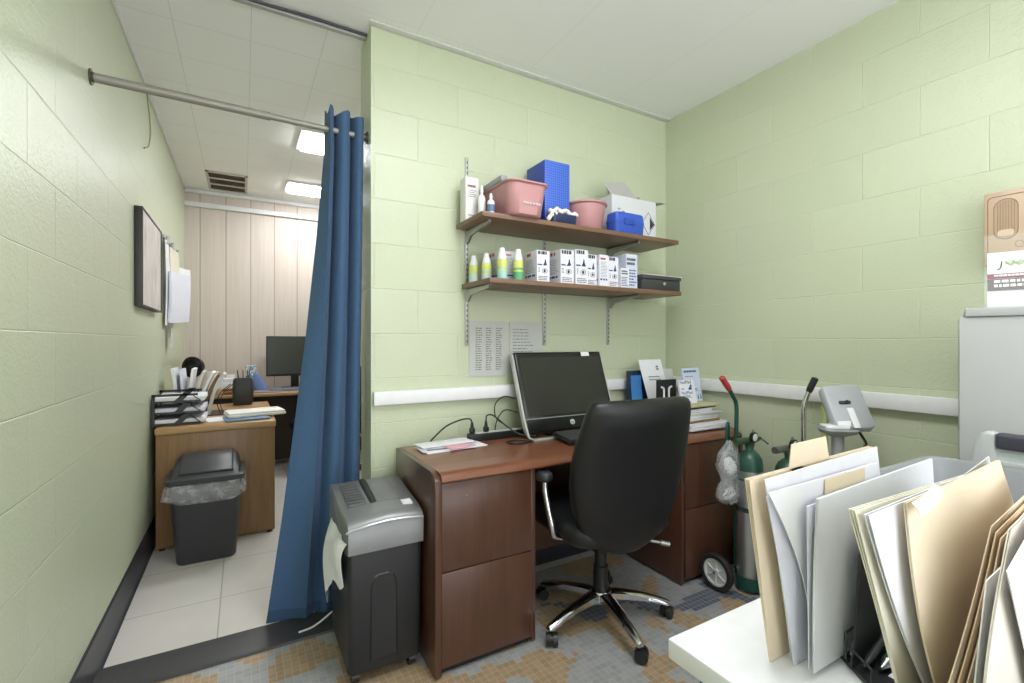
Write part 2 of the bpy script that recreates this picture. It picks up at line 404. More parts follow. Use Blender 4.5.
# ------------------------------------------------------------------ lights
lamp_frame = M('white lamp frame', (232, 232, 230), 0.4)
def troffer(x0, x1, y0, y1, label, strength, drop):
    t = thing('ceiling_light', label, 'ceiling light', ((x0 + x1) / 2, (y0 + y1) / 2, ZC - 0.02), 0, 'ceiling lights')
    w = 0.03; b = B()
    b.box(x0, x1, y0, y0 + w, ZC - 0.014, ZC, 0.002).box(x0, x1, y1 - w, y1, ZC - 0.014, ZC, 0.002).box(x0, x0 + w, y0 + w, y1 - w, ZC - 0.014, ZC, 0.002).box(x1 - w, x1, y0 + w, y1 - w, ZC - 0.014, ZC, 0.002)
    b.build('light_frame', lamp_frame, t)
    B().box(x0 + w, x1 - w, y0 + w, y1 - w, ZC - drop, ZC - 0.002, .004).build('diffuser', mat_emit('lit diffuser %d' % int(strength * 10), strength), t)
troffer(0.335, 0.94, 3.42, 3.80, 'lit ceiling light beyond the curtain nearer to the doorway', 26.0, 0.03)
troffer(0.335, 0.94, 4.60, 4.93, 'lit ceiling light beyond the curtain close to the wood panelled wall', 26.0, 0.03)
troffer(0.62, 1.22, 0.0, 1.2, 'ceiling light over the office chair side of the room', 10.5, 0.06)

v = thing('ceiling_vent', 'brown slatted air vent in the ceiling by the wood panelled wall', 'vent', (-0.115, 4.92, ZC - 0.012))
vb = M('brown vent metal', (132, 122, 112), 0.5, 0.3)
b = B(); x0, x1, y0, y1 = -0.275, 0.035, 4.66, 5.19
b.box(x0, x1, y0, y0 + .02, ZC - .012, ZC).box(x0, x1, y1 - .02, y1, ZC - .012, ZC).box(x0, x0 + .02, y0, y1, ZC - .012, ZC).box(x1 - .02, x1, y0, y1, ZC - .012, ZC)
for yy in (4.83, 5.01): b.box(x0, x1, yy - .016, yy + .016, ZC - .013, ZC)
b.build('vent_frame', M('pale vent frame', (196, 190, 182), 0.5), v)
b = B()
for k in range(26):
    y = y0 + 0.03 + k * (y1 - y0 - 0.06) / 25
    b.quad_slab((x0 + .02, y, ZC - .011), (x1 - .02, y, ZC - .011), (x1 - .02, y + .012, ZC - .001), (x0 + .02, y + .012, ZC - .001), (0, 0, 1), 0.001)
b.build('slats', vb, v)

# ------------------------------------------------------------------ curtain and rod
r = thing('curtain_rod', 'brushed metal curtain rod spanning the doorway below the ceiling', 'curtain rod', (0, 2.225, 2.17))
B().cyl((XL + 0.012, 2.21, 2.168), (0.10, 2.225, 2.168), 0.0165).cyl((0.10, 2.225, 2.168), (0.499, 2.235, 2.168), 0.013).build('pole', M('satin nickel', (150, 146, 138), 0.45, 0.35), r)
for x, d, y in ((XL, 1, 2.21), (0.502, -1, 2.235)):
    B().cyl((x, y, 2.168), (x + d * 0.005, y, 2.168), 0.028).cyl((x + d * 0.004, y, 2.168), (x + d * 0.012, y, 2.168), 0.018).build('wall_flange', M('dark bracket', (92, 88, 80), 0.4, 0.6), r)

def curtain(s, z):
    t = min(1.0, max(0.0, 1 - (z - 0.006) / 2.249))   # 0 at the top, 1 at the hem
    keys = [(0, .322), (.08, .319), (.25, .288), (.45, .243), (.6, .203), (.8, .148), (1, .086)]
    for (a, xa), (b_, xb) in zip(keys, keys[1:]):
        if a <= t <= b_ + 1e-9: xl = xa + (xb - xa) * (t - a) / (b_ - a)
    xr = 0.488 - 0.012 * t; q = 0.34
    xm = xl + 0.012 + 0.14 * t ** 1.2
    ripple = 0.012 * t * math.sin(11 * s + 4 * t + 1.5)
    if s < q:                                     # flat edge panel turned towards the left
        k = s / q; x = xl + (xm - xl) * k; y = 2.232 + 0.045 - 0.080 * k + ripple
    else:                                         # soft round folds
        k = (s - q) / (1 - q); x = xm + (xr - xm) * k
        ph = 2 * PI * (2.5 * k + 0.10 * math.sin(5 * k + 1))
        y = 2.232 - 0.035 * math.cos(ph) * (1 - 0.25 * t) + ripple
        x += 0.010 * math.sin(ph) * (1 - 0.4 * t)
    return (x, y + 0.03 * t * s + 0.015 * t, z + (0.014 * math.cos(18 * s) * max(0, 1 - t * 25)))
cb = B().grid(lambda u, w: curtain(u, 0.006 + 2.249 * w), 140, 60, 0.0025)
cu = thing('curtain', 'blue denim-coloured curtain bunched at the right of the doorway', 'curtain', (0.3, 2.24, 0.02))
cb.build('curtain_panel', mat_fabric('blue curtain fabric', (60, 92, 128)), cu, smooth=60)
B().grid(lambda u, w: tuple(Vector(curtain(u, 0.006 + 0.05 * w)) + Vector((0, -0.0032, 0))), 110, 2, 0.001).build('hem', mat_fabric('blue hem fabric', (49, 78, 111)), cu, smooth=60)
# white cord by the curtain foot
solo('white_cable', B().tube(curve_pts([(0.20, 2.12, 0.02), (0.26, 2.135, 0.02), (0.33, 2.15, 0.05), (0.40, 2.155, 0.10), (0.46, 2.165, 0.16)]), 0.004, 6), white_plastic,
     'thin white cord trailing past the foot of the curtain', 'cord')

# ------------------------------------------------------------------ left wall picture and papers
p = thing('framed_picture', 'dark framed grey woodland picture on the left green wall', 'picture', (XL, 3.31, 1.4))
b = B(); fw = 0.010; y0, y1, z0, z1, xf = 2.99, 3.63, 1.40, 1.905, XL + 0.036
b.box(XL, xf, y0, y0 + fw, z0, z1, .002).box(XL, xf, y1 - fw, y1, z0, z1, .002).box(XL, xf, y0 + fw, y1 - fw, z0, z0 + fw, .002).box(XL, xf, y0 + fw, y1 - fw, z1 - fw, z1, .002)
b.build('frame', M('dark grey frame', (52, 50, 49), 0.45), p)
t = NT('grey woodland print'); o = t.obj()
n = t.noise(t.vmath('MULTIPLY', o, (1, 16, 2.0)), 1.6, 6.0, 0.7, 1.0); n2 = t.noise(o, 7.0, 4.0)
t.out(Base_Color=t.ramp(t.math('MULTIPLY_ADD', n2, 0.35, t.math('MULTIPLY', n, 0.7)), [(0.36, rgb((150, 144, 142))), (0.5, rgb((206, 200, 198))), (0.66, rgb((232, 228, 226)))]), Roughness=0.3)
B().box(XL, XL + 0.031, y0 + fw, y1 - fw, z0 + fw, z1 - fw).build('print', t.m, p)
def wall_sheet(y0, y1, z0, z1, x, bulge, mat, label, gr='papers clipped along the left wall', thick=0.002):
    b = B().grid(lambda u, w: (x + bulge * math.sin(PI * w * 0.8 + 0.4) * (0.6 + 0.4 * u) + 0.004 * math.sin(7 * u + 3 * w), y0 + (y1 - y0) * u, z0 + (z1 - z0) * w), 8, 10, thick)
    return solo('hanging_paper', b, mat, label, 'paper', gr)
rl = thing('paper_clip_rail', 'thin metal clip rail on the left wall past the framed picture', 'clip rail', (XL, 4.3, 1.93))
B().box(XL, XL + 0.014, 3.93, 4.72, 1.925, 1.945, .002).build('rail', steel, rl)
for y in (4.02, 4.28, 4.6): B().box(XL + .012, XL + .03, y - .02, y + .02, 1.90, 1.95, .003).build('clip', steel, rl)
wall_sheet(3.92, 4.10, 1.33, 1.92, XL + 0.018, 0.006, white_paper, 'tall white sheet hanging right beside the framed picture')
def slant_sheet(a, c, z0, z1, mat, label, thick, wave, sag=0.0):
    b = B().grid(lambda u, w: (a[0] + (c[0] - a[0]) * u + wave * math.sin(5.5 * u + 1.2 * w) + .006 * math.sin(3 * w), a[1] + (c[1] - a[1]) * u, z0 + sag * u + (z1 - z0) * w), 14, 8, thick)
    return solo('hanging_paper', b, mat, label, 'paper', 'papers clipped along the left wall')
slant_sheet((XL + .016, 4.14), (XL + .045, 4.40), 1.46, 1.90, cream_paper, 'cream and white form hanging second on the clip rail', .003, .003)
slant_sheet((XL + .032, 4.02), (XL + .115, 4.42), 1.35, 1.71, cool_paper, 'fat bundle of white papers bulging out from the left wall', .014, .007, .02)
wall_sheet(4.08, 4.20, 1.18, 1.38, XL + 0.028, 0.004, grey_paper, 'narrow white strip hanging lowest under the paper bundle')
slant_sheet((XL + .02, 4.46), (XL + .10, 4.62), 1.42, 1.80, white_paper, 'white curled sheet hanging closest to the wood panelled wall', .003, .006)

# ------------------------------------------------------------------ far room: desk, return and what stands on them
d = thing('return_desk', 'oak veneer desk return standing against the left green wall', 'desk', (-0.13, 3.9, 0))
CZ = 0.715
b = B(); b.box(-0.445, 0.185, 3.375, 4.48, CZ - 0.042, CZ, 0.010, 3); b.build('desktop', oak_top, d)
B().box(-0.44, 0.178, 3.39, 3.415, 0.012, CZ - 0.042, 0.003).build('end_panel', oak, d)
B().box(-0.44, 0.165, 4.44, 4.465, 0.0, CZ - 0.042, 0.002).build('end_panel', oak, d)
B().box(-0.44, -0.42, 3.415, 4.44, 0.05, CZ - 0.042).build('back_panel', oak, d)
for k in range(2):
    dr = B().box(0.12, 0.165, 3.42, 3.92, 0.06 + 0.31 * k, 0.355 + 0.31 * k, 0.003).build('drawer', oak, d)
    B().box(0.165, 0.18, 3.6, 3.74, 0.30 + 0.31 * k, 0.315 + 0.31 * k, 0.003).build('pull', steel, dr)
for gx in (-0.41, 0.15): B().cyl((gx, 3.4, 0), (gx, 3.4, 0.014), 0.015).build('glide', black_plastic, d)
# ends that meet the wall are dark
e = thing('corner_desk', 'long oak topped desk with dark brown panels along the far panelled wall', 'desk', (0.6, 5.0, 0))
FZ = 0.76
B().box(-0.46, 1.75, 4.72, 5.28, FZ - 0.032, FZ, 0.008, 3).build('desktop', oak_top, e)
B().box(-0.46, 1.70, 5.20, 5.225, 0.05, FZ - 0.032).build('modesty_panel', dark_wood, e)
B().box(-0.46, -0.43, 4.76, 5.2, 0, FZ - 0.032).build('side_panel', dark_wood, e)
B().box(1.68, 1.71, 4.76, 5.2, 0, FZ - 0.032).build('side_panel', dark_wood, e)
B().box(-0.43, 0.06, 4.80, 4.82, 0.03, FZ - 0.032).build('front_panel', dark_wood, e)

tr = thing('letter_tray', 'black three-tier letter tray on the oak return by the left wall', 'letter tray', (-0.35, 3.6, CZ))
for k in range(3):
    z = CZ + 0.006 + 0.066 * k; b = B()
    b.box(-0.468, -0.225, 3.46, 3.76, z, z + 0.004)
    b.box(-0.468, -0.225, 3.452, 3.46, z, z + 0.010).box(-0.468, -0.225, 3.76, 3.768, z, z + 0.022)
    b.box(-0.468, -0.462, 3.46, 3.76, z, z + 0.022)
    b.build('tray', black_plastic, tr)
for y in (3.455, 3.765):
    b = B()
    b.box(-0.468, -0.452, y - .006, y + .006, CZ, CZ + 0.19)
    b.box(-0.468, -0.24, y - .006, y + .006, CZ + 0.176, CZ + 0.19)
    for q in range(3):
        z = CZ + 0.066 * q
        b.quad_slab((-0.37, y - .006, z + .004), (-0.33, y - .006, z + .004), (-0.27, y - .006, z + .066), (-0.31, y - .006, z + .066), (0, 1, 0), .012)
        b.tube([(-0.29, y, z + .066), (-0.225, y, z + .012)], .003, 6)
    b.build('side_frame', black_plastic, tr)
for k, nm in enumerate(('bottom', 'middle', 'top')):
    z = CZ + 0.0105 + 0.066 * k
    solo('paper_stack', B().box(-0.455, -0.205, 3.464, 3.755, z, z + 0.026, 0.002, mx=Matrix.Rotation(0.0, 4, 'Z')), white_paper if k != 1 else cool_paper, 'white papers lying in the %s tier of the black letter tray' % nm, 'papers', 'papers in the letter tray')

fs = thing('magazine_holder', 'curved wire magazine holder on the oak return behind the letter tray', 'magazine holder', (-0.27, 3.95, CZ))
B().box(-0.42, -0.10, 3.79, 4.05, CZ, CZ + .006).build('base', black_plastic, fs)
b = B()
for x in (-0.135, -0.118): b.tube(curve_pts([(x, 3.83, CZ + .006), (x - .02, 3.83, CZ + .08), (x, 3.83, CZ + .15), (x + .06, 3.83, CZ + .21)]), .003, 6)
b.build('curved_wires', black_plastic, fs)
mags = [(-0.38, 0.32, (-0.02, .03), white_paper, 'tall white folder leaning on the left wall in the magazine holder'), (-0.345, 0.31, (-.01, .03), cool_paper, 'white upright booklet second from the wall in the magazine holder'),
        (-0.315, 0.31, (.03, .03), white_paper, 'white paper fanning out in the middle of the magazine holder'), (-0.285, 0.29, (.06, .02), grey_paper, 'grey paper sagging in the middle of the magazine holder'),
        (-0.255, 0.28, (.085, .02), white_paper, 'loose white sheets drooping to the right in the magazine holder'), (-0.225, 0.265, (.088, .0), M('brown tabbed file', (120, 92, 74), 0.6), 'brown edged file in the magazine holder'),
        (-0.195, 0.27, (.09, -.02), grey_paper, 'thin grey magazine curving along the right wires of the holder')]
for x, h, (dx, dy), mt, lb in mags:
    b = B().grid(lambda u, w, x=x, h=h, dx=dx, dy=dy: (x + dx * w ** 2 + 0.006 * math.sin(3 * w), 3.80 + 0.235 * u + dy * w, CZ + 0.0065 + h * w), 4, 10, 0.018)
    solo('magazine', b, mt, lb, 'magazine', 'papers in the magazine holder')
solo('loose_paper', B().box(-0.11, 0.14, -0.10, 0.10, CZ, CZ + .003, mx=Matrix.Translation((-0.10, 3.60, 0)) @ Matrix.Rotation(0.2, 4, 'Z')), white_paper, 'white loose sheet between the letter tray and the envelope stack', 'paper')
solo('blue_folder', B().box(-0.125, 0.125, -0.10, 0.10, CZ, CZ + .010, .003, mx=Matrix.Translation((0.02, 3.52, 0.0031)) @ Matrix.Rotation(0.12, 4, 'Z')), M('steel blue folder', (112, 136, 168), 0.5), 'steel blue folder under the white envelopes on the oak return', 'folder')
b = B().box(-0.17, 0.17, -0.11, 0.11, 0, .018, .006, 3).box(-0.165, 0.165, -0.105, 0.105, .018, .030, .005, 3)
b.v = [Matrix.Translation((0.07, 3.62, CZ + 0.0135)) @ Matrix.Rotation(0.16, 4, 'Z') @ q for q in b.v]
solo('envelope_stack', b, M('white padded envelope', (238, 234, 230), 0.6), 'thick white envelopes lying on the blue folder on the oak return', 'envelopes')

fn = thing('desk_fan', 'small black round desk fan by the left wall', 'fan', (-0.40, 4.86, FZ))
mx = Matrix.Translation((-0.375, 4.86, 1.0)) @ Matrix.Rotation(-0.5, 4, 'Z') @ Matrix.Rotation(PI / 2, 4, 'X')
b = B()
ring = [mx @ Vector((0.082 * math.cos(a), 0.082 * math.sin(a), 0)) for a in [2 * PI * k / 28 for k in range(29)]]
b.tube(ring, 0.010, 8)
b.lathe([(0.001, -0.055), (0.05, -0.052), (0.080, -0.04), (0.086, -0.02), (0.086, 0.0), (0.080, 0.0)], 28, mx, False)
for rr in (0.022, 0.03, 0.038, 0.046, 0.054, 0.062, 0.07): b.tube([mx @ Vector((rr * math.cos(a), rr * math.sin(a), 0.012)) for a in [2 * PI * k / 24 for k in range(25)]], 0.0022, 5)
for k in range(28):
    a = 2 * PI * k / 28; b.tube([mx @ Vector((0.015 * math.cos(a), 0.015 * math.sin(a), .014)), mx @ Vector((0.08 * math.cos(a), 0.08 * math.sin(a), .004))], .0018, 5)
b.build('fan_cage', black_plastic, fn)
b = B().lathe([(0.001, .016), (.016, .014), (.018, -.04), (.001, -.05)], 14, mx)
for k in range(4):
    a = PI / 2 * k; b.quad_slab(mx @ Vector((.015 * math.cos(a), .015 * math.sin(a), -.01)), mx @ Vector((.015 * math.cos(a + .9), .015 * math.sin(a + .9), -.03)), mx @ Vector((.07 * math.cos(a + .8), .07 * math.sin(a + .8), -.035)), mx @ Vector((.07 * math.cos(a + .1), .07 * math.sin(a + .1), -.012)), (0, .002, 0), 1)
b.build('fan_blades', dark_plastic, fn)
B().lathe([(.07, FZ), (.07, FZ + .012), (.02, FZ + .025), (.012, FZ + .05), (.012, .91)], 18, Matrix.Translation((-0.375, 4.87, 0))).build('stand', black_plastic, fn)
# things on the corner desk
ws = thing('desk_riser', 'white shelf on bent wire legs standing beyond the oak return', 'desk riser', (-0.15, 4.8, FZ))
B().box(-0.28, 0.03, 4.735, 4.93, FZ + 0.05, FZ + 0.066, .003).build('shelf_top', M('cream laminate', (222, 214, 200), 0.5), ws)
for x in (-0.26, 0.01): B().tube(curve_pts([(x, 4.75, FZ + .05), (x, 4.745, FZ + .009), (x, 4.80, FZ + .006), (x, 4.91, FZ + .006), (x, 4.915, FZ + .05)], 4), .005, 8).build('wire_leg', steel, ws)
for (x, y, w, dd, h, mt, lb) in ((-0.14, 4.80, .14, .11, .075, white_paper, 'low white paper pile at the front of the cream riser'), (-0.23, 4.87, .10, .08, .13, cream_paper, 'tallest white box on the cream riser beside the fan'), (-0.06, 4.86, .09, .07, .05, cool_paper, 'small white card pack at the right end of the riser')):
    b = B().box(-w / 2, w / 2, -dd / 2, dd / 2, 0, h * 0.5, .003).box(-w * .42, w * .46, -dd * .45, dd * .4, h * 0.5, h, .003)
    b.v = [Matrix.Translation((x, y, FZ + .0665)) @ q for q in b.v]
    solo('paper_pile', b, mt, lb, 'papers', 'white piles on the riser')
rb = B().box(-0.16, -0.03, 5.05, 5.14, FZ, FZ + .085, .004); solo('brown_box', rb, M('red brown card', (150, 96, 76), 0.6), 'red-brown card box behind the black pen holder', 'box')
solo('index_cards', B().box(-0.135, -0.065, 5.06, 5.12, FZ + .0855, FZ + .15, .003), white_paper, 'white cards standing on the red-brown box', 'cards')
t = NT('blue patterned print'); o = t.obj(); vo = t.n('ShaderNodeTexVoronoi', Vector=o, Scale=26.0)
t.out(Base_Color=t.ramp(t.math('FRACT', t.math('MULTIPLY', vo.outputs[0], 2.2)), [(0, rgb((46, 110, 180))), (.35, rgb((70, 160, 205))), (.6, rgb((226, 228, 220))), (.85, rgb((214, 176, 92)))]), Roughness=0.5)
solo('tissue_box', B().box(0.02, 0.115, 5.09, 5.18, FZ, FZ + .23, .004), t.m, 'blue and yellow patterned box against the panelled wall', 'box')
bp = B().loft([[Vector((0.125 + w * math.cos(a) + sx, 5.02 + dd * math.sin(a), z)) for a in [2 * PI * k / 16 for k in range(16)]] for z, w, dd, sx in ((FZ, .06, .03, .03), (FZ + .03, .062, .03, .02), (FZ + .08, .048, .025, .0), (FZ + .13, .035, .02, -.01), (FZ + .16, .02, .012, -.02))])
solo('blue_pouch', bp, M('periwinkle cloth', (112, 134, 190), 0.8), 'pale blue cloth pouch slumped beside the patterned box', 'pouch')
cp = thing('pen_holder', 'rounded dark grey pen holder on the back edge of the oak return', 'pen holder', (0.0, 4.34, CZ))
def rrect(w, dd, rr, n=5):
    out = []
    for cx, cy, a0 in ((w / 2 - rr, dd / 2 - rr, 0), (-w / 2 + rr, dd / 2 - rr, PI / 2), (-w / 2 + rr, -dd / 2 + rr, PI), (w / 2 - rr, -dd / 2 + rr, 1.5 * PI)):
        for k in range(n + 1): a = a0 + PI / 2 * k / n; out.append((cx + rr * math.cos(a), cy + rr * math.sin(a)))
    return out
def rbody(b, cx, cy, prof, rr=0.02):
    """rounded-rectangle loft; prof: (z, w, d)"""
    return b.loft([[Vector((cx + x, cy + y, z)) for x, y in rrect(w, dd, min(rr, w * .45, dd * .45))] for z, w, dd in prof])
rbody(B(), 0.0, 4.34, [(CZ, .125, .10), (CZ + .02, .14, .115), (CZ + .12, .148, .12), (CZ + .19, .14, .112), (CZ + .21, .128, .10), (CZ + .21, .11, .085), (CZ + .06, .10, .08)], .03).build('cup', dark_plastic, cp)
for k, (dx, dy, tx, ty) in enumerate(((-.02, .0, -.02, .01), (-.01, .012, -.03, .01), (.0, -.01, .0, .02), (.012, .008, .022, .01), (.022, .0, .025, .01))):
    b = B().cyl((dx, 4.34 + dy, CZ + .065), (dx + tx, 4.34 + dy + ty, CZ + .275), .0035, .0035, 8)
    solo('pen', b, black_plastic if k % 2 else dark_plastic, 'dark pen sticking up out of the rounded pen holder', 'pen', 'pens in the holder')

fm = thing('computer_monitor', 'dark flat monitor on the far desk before the panelled wall', 'monitor', (0.42, 5.08, FZ))
B().box(0.192, 0.70, 5.06, 5.095, 0.885, 1.272, .006).build('housing', black_plastic, fm)
B().box(0.204, 0.688, 5.0585, 5.061, 0.905, 1.258).build('screen', M('dark grey screen', (64, 66, 62), 0.22), fm)
B().box(0.41, 0.48, 5.095, 5.13, FZ + .01, 1.05, .005).box(0.33, 0.56, 5.02, 5.18, FZ, FZ + .014, .004).build('stand', black_plastic, fm)
kb = thing('computer_keyboard', 'blue-grey keyboard on the far desk below the monitor', 'keyboard', (0.4, 4.9, FZ))
def keys(b, x0, x1, y0, y1, z, nx, ny, h=.006):
    w = (x1 - x0) / nx; dd = (y1 - y0) / ny
    for j in range(ny):
        for i in range(nx): b.box(x0 + i * w + w * .08, x0 + (i + 1) * w - w * .08, y0 + j * dd + dd * .08, y0 + (j + 1) * dd - dd * .08, z, z + h)
    return b
B().box(0.22, 0.62, 4.84, 4.97, FZ, FZ + .016, .004).build('case', M('blue grey plastic', (112, 122, 146), 0.5), kb)
keys(B(), .23, .61, 4.85, 4.96, FZ + .016, 15, 5).build('keys', M('pale grey keys', (132, 140, 158), 0.5), kb)
solo('computer_mouse', B().sphere((0.43, 5.0, FZ + .012), .03, 1.1, 0.8, .55), black_plastic, 'black mouse between the far keyboard and monitor', 'mouse')
solo('purple_folder', B().box(-.16, .16, -.09, .09, 0, .008, .002, mx=Matrix.Translation((0.15, 4.84, FZ)) @ Matrix.Rotation(-0.1, 4, 'Z')), M('mauve grey card', (140, 124, 134), 0.6), 'mauve grey folder lying on the far desk left of the keyboard', 'folder')

# trash can
tc = thing('trash_can', 'dark grey swing-lid trash can in front of the oak return', 'trash can', (-0.175, 3.21, 0))
rbody(B(), -0.175, 3.205, [(0.002, .265, .20), (0.012, .28, .21), (0.44, .345, .29), (0.445, .352, .296), (0.455, .352, .296), (.455, .33, .275), (.03, .262, .195)], .03).build('bin', dark_plastic, tc)
lid = B()
rbody(lid, -0.175, 3.205, [(.452, .372, .316), (.476, .376, .32), (.482, .36, .304)], .035)
prof = [(3.065, .482), (3.085, .496), (3.12, .52), (3.19, .556), (3.25, .572), (3.29, .57), (3.325, .545), (3.345, .482)]
rings = []
for x, sc in ((-0.335, .0), (-0.328, .72), (-0.312, .93), (-0.285, 1.0), (-0.065, 1.0), (-0.038, .93), (-0.022, .72), (-0.015, .0)):
    rings.append([Vector((x, y, .482 + (z - .482) * sc)) for y, z in prof])
lid.loft(rings)
lo = lid.build('lid', dark_plastic, tc)
fl = B(); fp = [(3.09, .504), (3.12, .525), (3.19, .561), (3.25, .577), (3.285, .576)]
fl.loft([[Vector((x, y, z + dz)) for y, z in fp] + [Vector((x, y, z - .006)) for y, z in fp[::-1]] for x, dz in ((-0.296, -.004), (-0.288, .001), (-0.062, .001), (-0.054, -.004))])
fl.build('swing_flap', M('charcoal flap', (62, 63, 68), 0.4), lo)
B().tube([(-.300, 3.086, .4995), (-.300, 3.19, .5575), (-.300, 3.285, .5725)], .003, 5).tube([(-.050, 3.086, .4995), (-.050, 3.19, .5575), (-.050, 3.285, .5725)], .003, 5).tube([(-.300, 3.084, .498), (-.050, 3.084, .498)], .003, 5).build('flap_groove', M('dark groove', (28, 28, 30), 0.6), lo)
def wob(z, w, dd, amp, n, ph, cx, cy):
    out = []
    for i, (x, y) in enumerate(rrect(w, dd, .05, 8)):
        a = math.atan2(y, x); k = 1 + amp * math.sin(n * a + ph) + amp * .6 * math.sin(2.3 * n * a + ph * 2)
        out.append(Vector((cx + x * k, cy + y * k, z + .014 * math.sin(3 * a + ph) + .012 * math.sin(7 * a))))
    return out
B().loft([wob(.452, .358, .302, .0, 5, 0, -.175, 3.205), wob(.43, .386, .33, .02, 5, 1, -.175, 3.205), wob(.39, .405, .345, .03, 4, 2, -.18, 3.205), wob(.35, .39, .335, .03, 5, 3, -.18, 3.205), wob(.328, .345, .285, .015, 5, 3, -.175, 3.205)], cap=False).build('bin_liner', clear_bag, tc)

# ------------------------------------------------------------------ office chair
leather = M('black leather', (19, 20, 23), 0.42, var=0.1, bump=0.12, bscale=120.0)
leather_soft = M('soft black leather', (32, 33, 37), 0.45, var=0.15, scale=10, bump=0.5, bscale=28.0)
def make_chair(label, loc, rz, group):
    t = thing('office_chair', label, 'office chair', (0, 0, 0), 0, group)
    rows = [(.372, .075, -.160, .05), (.389, .105, -.166, .07), (.428, .158, -.175, .085), (.505, .196, -.185, .095), (.603, .222, -.195, .10), (.681, .234, -.206, .10), (.759, .236, -.222, .10), (.836, .230, -.242, .10),
            (.895, .221, -.260, .098), (.945, .213, -.275, .094), (.972, .206, -.283, .088), (.988, .196, -.287, .074), (.996, .180, -.289, .05)]
    rows = [(z, hw * 1.19, y, th) for z, hw, y, th in rows]
    rings = []
    for z, hw, y, th in rows:
        ring = []
        for k in range(40):
            a = 2 * PI * k / 40; ca, sa = math.cos(a), math.sin(a); ex = 0.45
            x = hw * math.copysign(abs(ca) ** ex, ca); yy = th * 0.5 * math.copysign(abs(sa) ** 0.75, sa)
            curv = -0.035 * (1 - (x / hw) ** 2) * (1 if z < .95 else .6)
            ring.append(Vector((x, y + yy + curv + .02, z)))
        rings.append(ring)
    bk = B().loft(rings).build('backrest', leather, t, smooth=60)
    st = B()
    st.loft([[Vector((x, y + .05, z)) for x, y in rrect(w, dd, .09, 6)] for z, w, dd in ((.40, .40, .42), (.41, .46, .47), (.44, .50, .50), (.475, .50, .50), (.50, .47, .47), (.508, .38, .40))])
    st.build('seat', leather_soft, t, smooth=60)
    B().box(-.10, .10, -.12, .14, .345, .402, .012).build('tilt_mechanism', black_plastic, t)
    for s in (-1, 1):
        ar = B(); ar.loft([[Vector((s * .300 + x * k, y * k2 + .062, z)) for x, y in rrect(.060, .25, .029, 5)] for z, k, k2 in ((.652, .7, .92), (.662, 1, 1), (.682, 1, 1), (.692, .8, .95))])
        # drop arm
        ao = ar.build('armrest', M('grey black arm pad', (52, 53, 57), 0.32), t, smooth=60)
        B().tube(curve_pts([(s * .300, -.03, .655), (s * .298, -.035, .60), (s * .282, -.06, .47), (s * .262, -.055, .43), (s * .15, -.03, .395)], 5), .013, 10).build('arm_bar', chrome, ao)
    B().cyl((0, 0, .10), (0, 0, .24), .034, .032).cyl((0, 0, .24), (0, 0, .36), .026).build('gas_column', black_plastic, t)
    B().tube([(.05, -.05, .365), (.17, -.11, .357), (.225, -.135, .345)], .006, 8).cyl((.218, -.132, .347), (.255, -.148, .338), .011).build('lever', steel, t)
    B().lathe([(.03, .085), (.05, .09), (.052, .12), (.045, .135), (.03, .14)], 24).build('hub', chrome, t)
    for k in range(5):
        a = math.radians(47 + 72 * k); ca, sa = math.cos(a), math.sin(a)
        def P(rr, w, z): return Vector((ca * rr - sa * w, sa * rr + ca * w, z))
        rg = []
        for rr, hw, zt, zb in ((.03, .028, .135, .10), (.09, .025, .130, .098), (.17, .022, .118, .090), (.24, .019, .100, .078), (.29, .017, .084, .064), (.305, .012, .078, .062)):
            rg.append([P(rr, -hw, zb), P(rr, -hw, zt - .008), P(rr, -hw * .5, zt), P(rr, hw * .5, zt), P(rr, hw, zt - .008), P(rr, hw, zb)])
        lg = B().loft(rg).build('leg', chrome, t, smooth=50)
        c = B(); ctr = P(.287, 0, 0); ca2, sa2 = math.cos(a + 0.9), math.sin(a + 0.9)
        ax = Vector((-sa2, ca2, 0))
        off = Vector((ca2, sa2, 0)) * 0.012
        for s in (-1, 1):
            c.cyl(ctr + off + ax * (s * .005) + Vector((0, 0, .0275)), ctr + off + ax * (s * .024) + Vector((0, 0, .0275)), .0270, .0255, 18)
        c.cyl(ctr + off - ax * .02 + Vector((0, 0, .0275)), ctr + off + ax * .02 + Vector((0, 0, .0275)), .016)
        c.cyl(ctr + Vector((0, 0, .045)), ctr + Vector((0, 0, .078)), .008)
        c.build('caster', black_plastic, lg)
    t.location = loc; t.rotation_euler = (0, 0, rz)
    return t
chair = make_chair('black leather office chair on chrome base at the cherry desk', (1.365, 1.60, 0), -0.07, 'office chairs')
far_chair = chair.copy(); C.objects.link(far_chair)
for ch in list(chair.children):
    if ch.name.split('.')[0] not in ('armrest', 'arm_bar'): copy_tree(ch, far_chair)
far_chair.location = (0.675, 4.60, 0); far_chair.rotation_euler = (0, 0, 0.32)
far_chair['label'] = 'dark office chair mostly hidden behind the blue curtain'

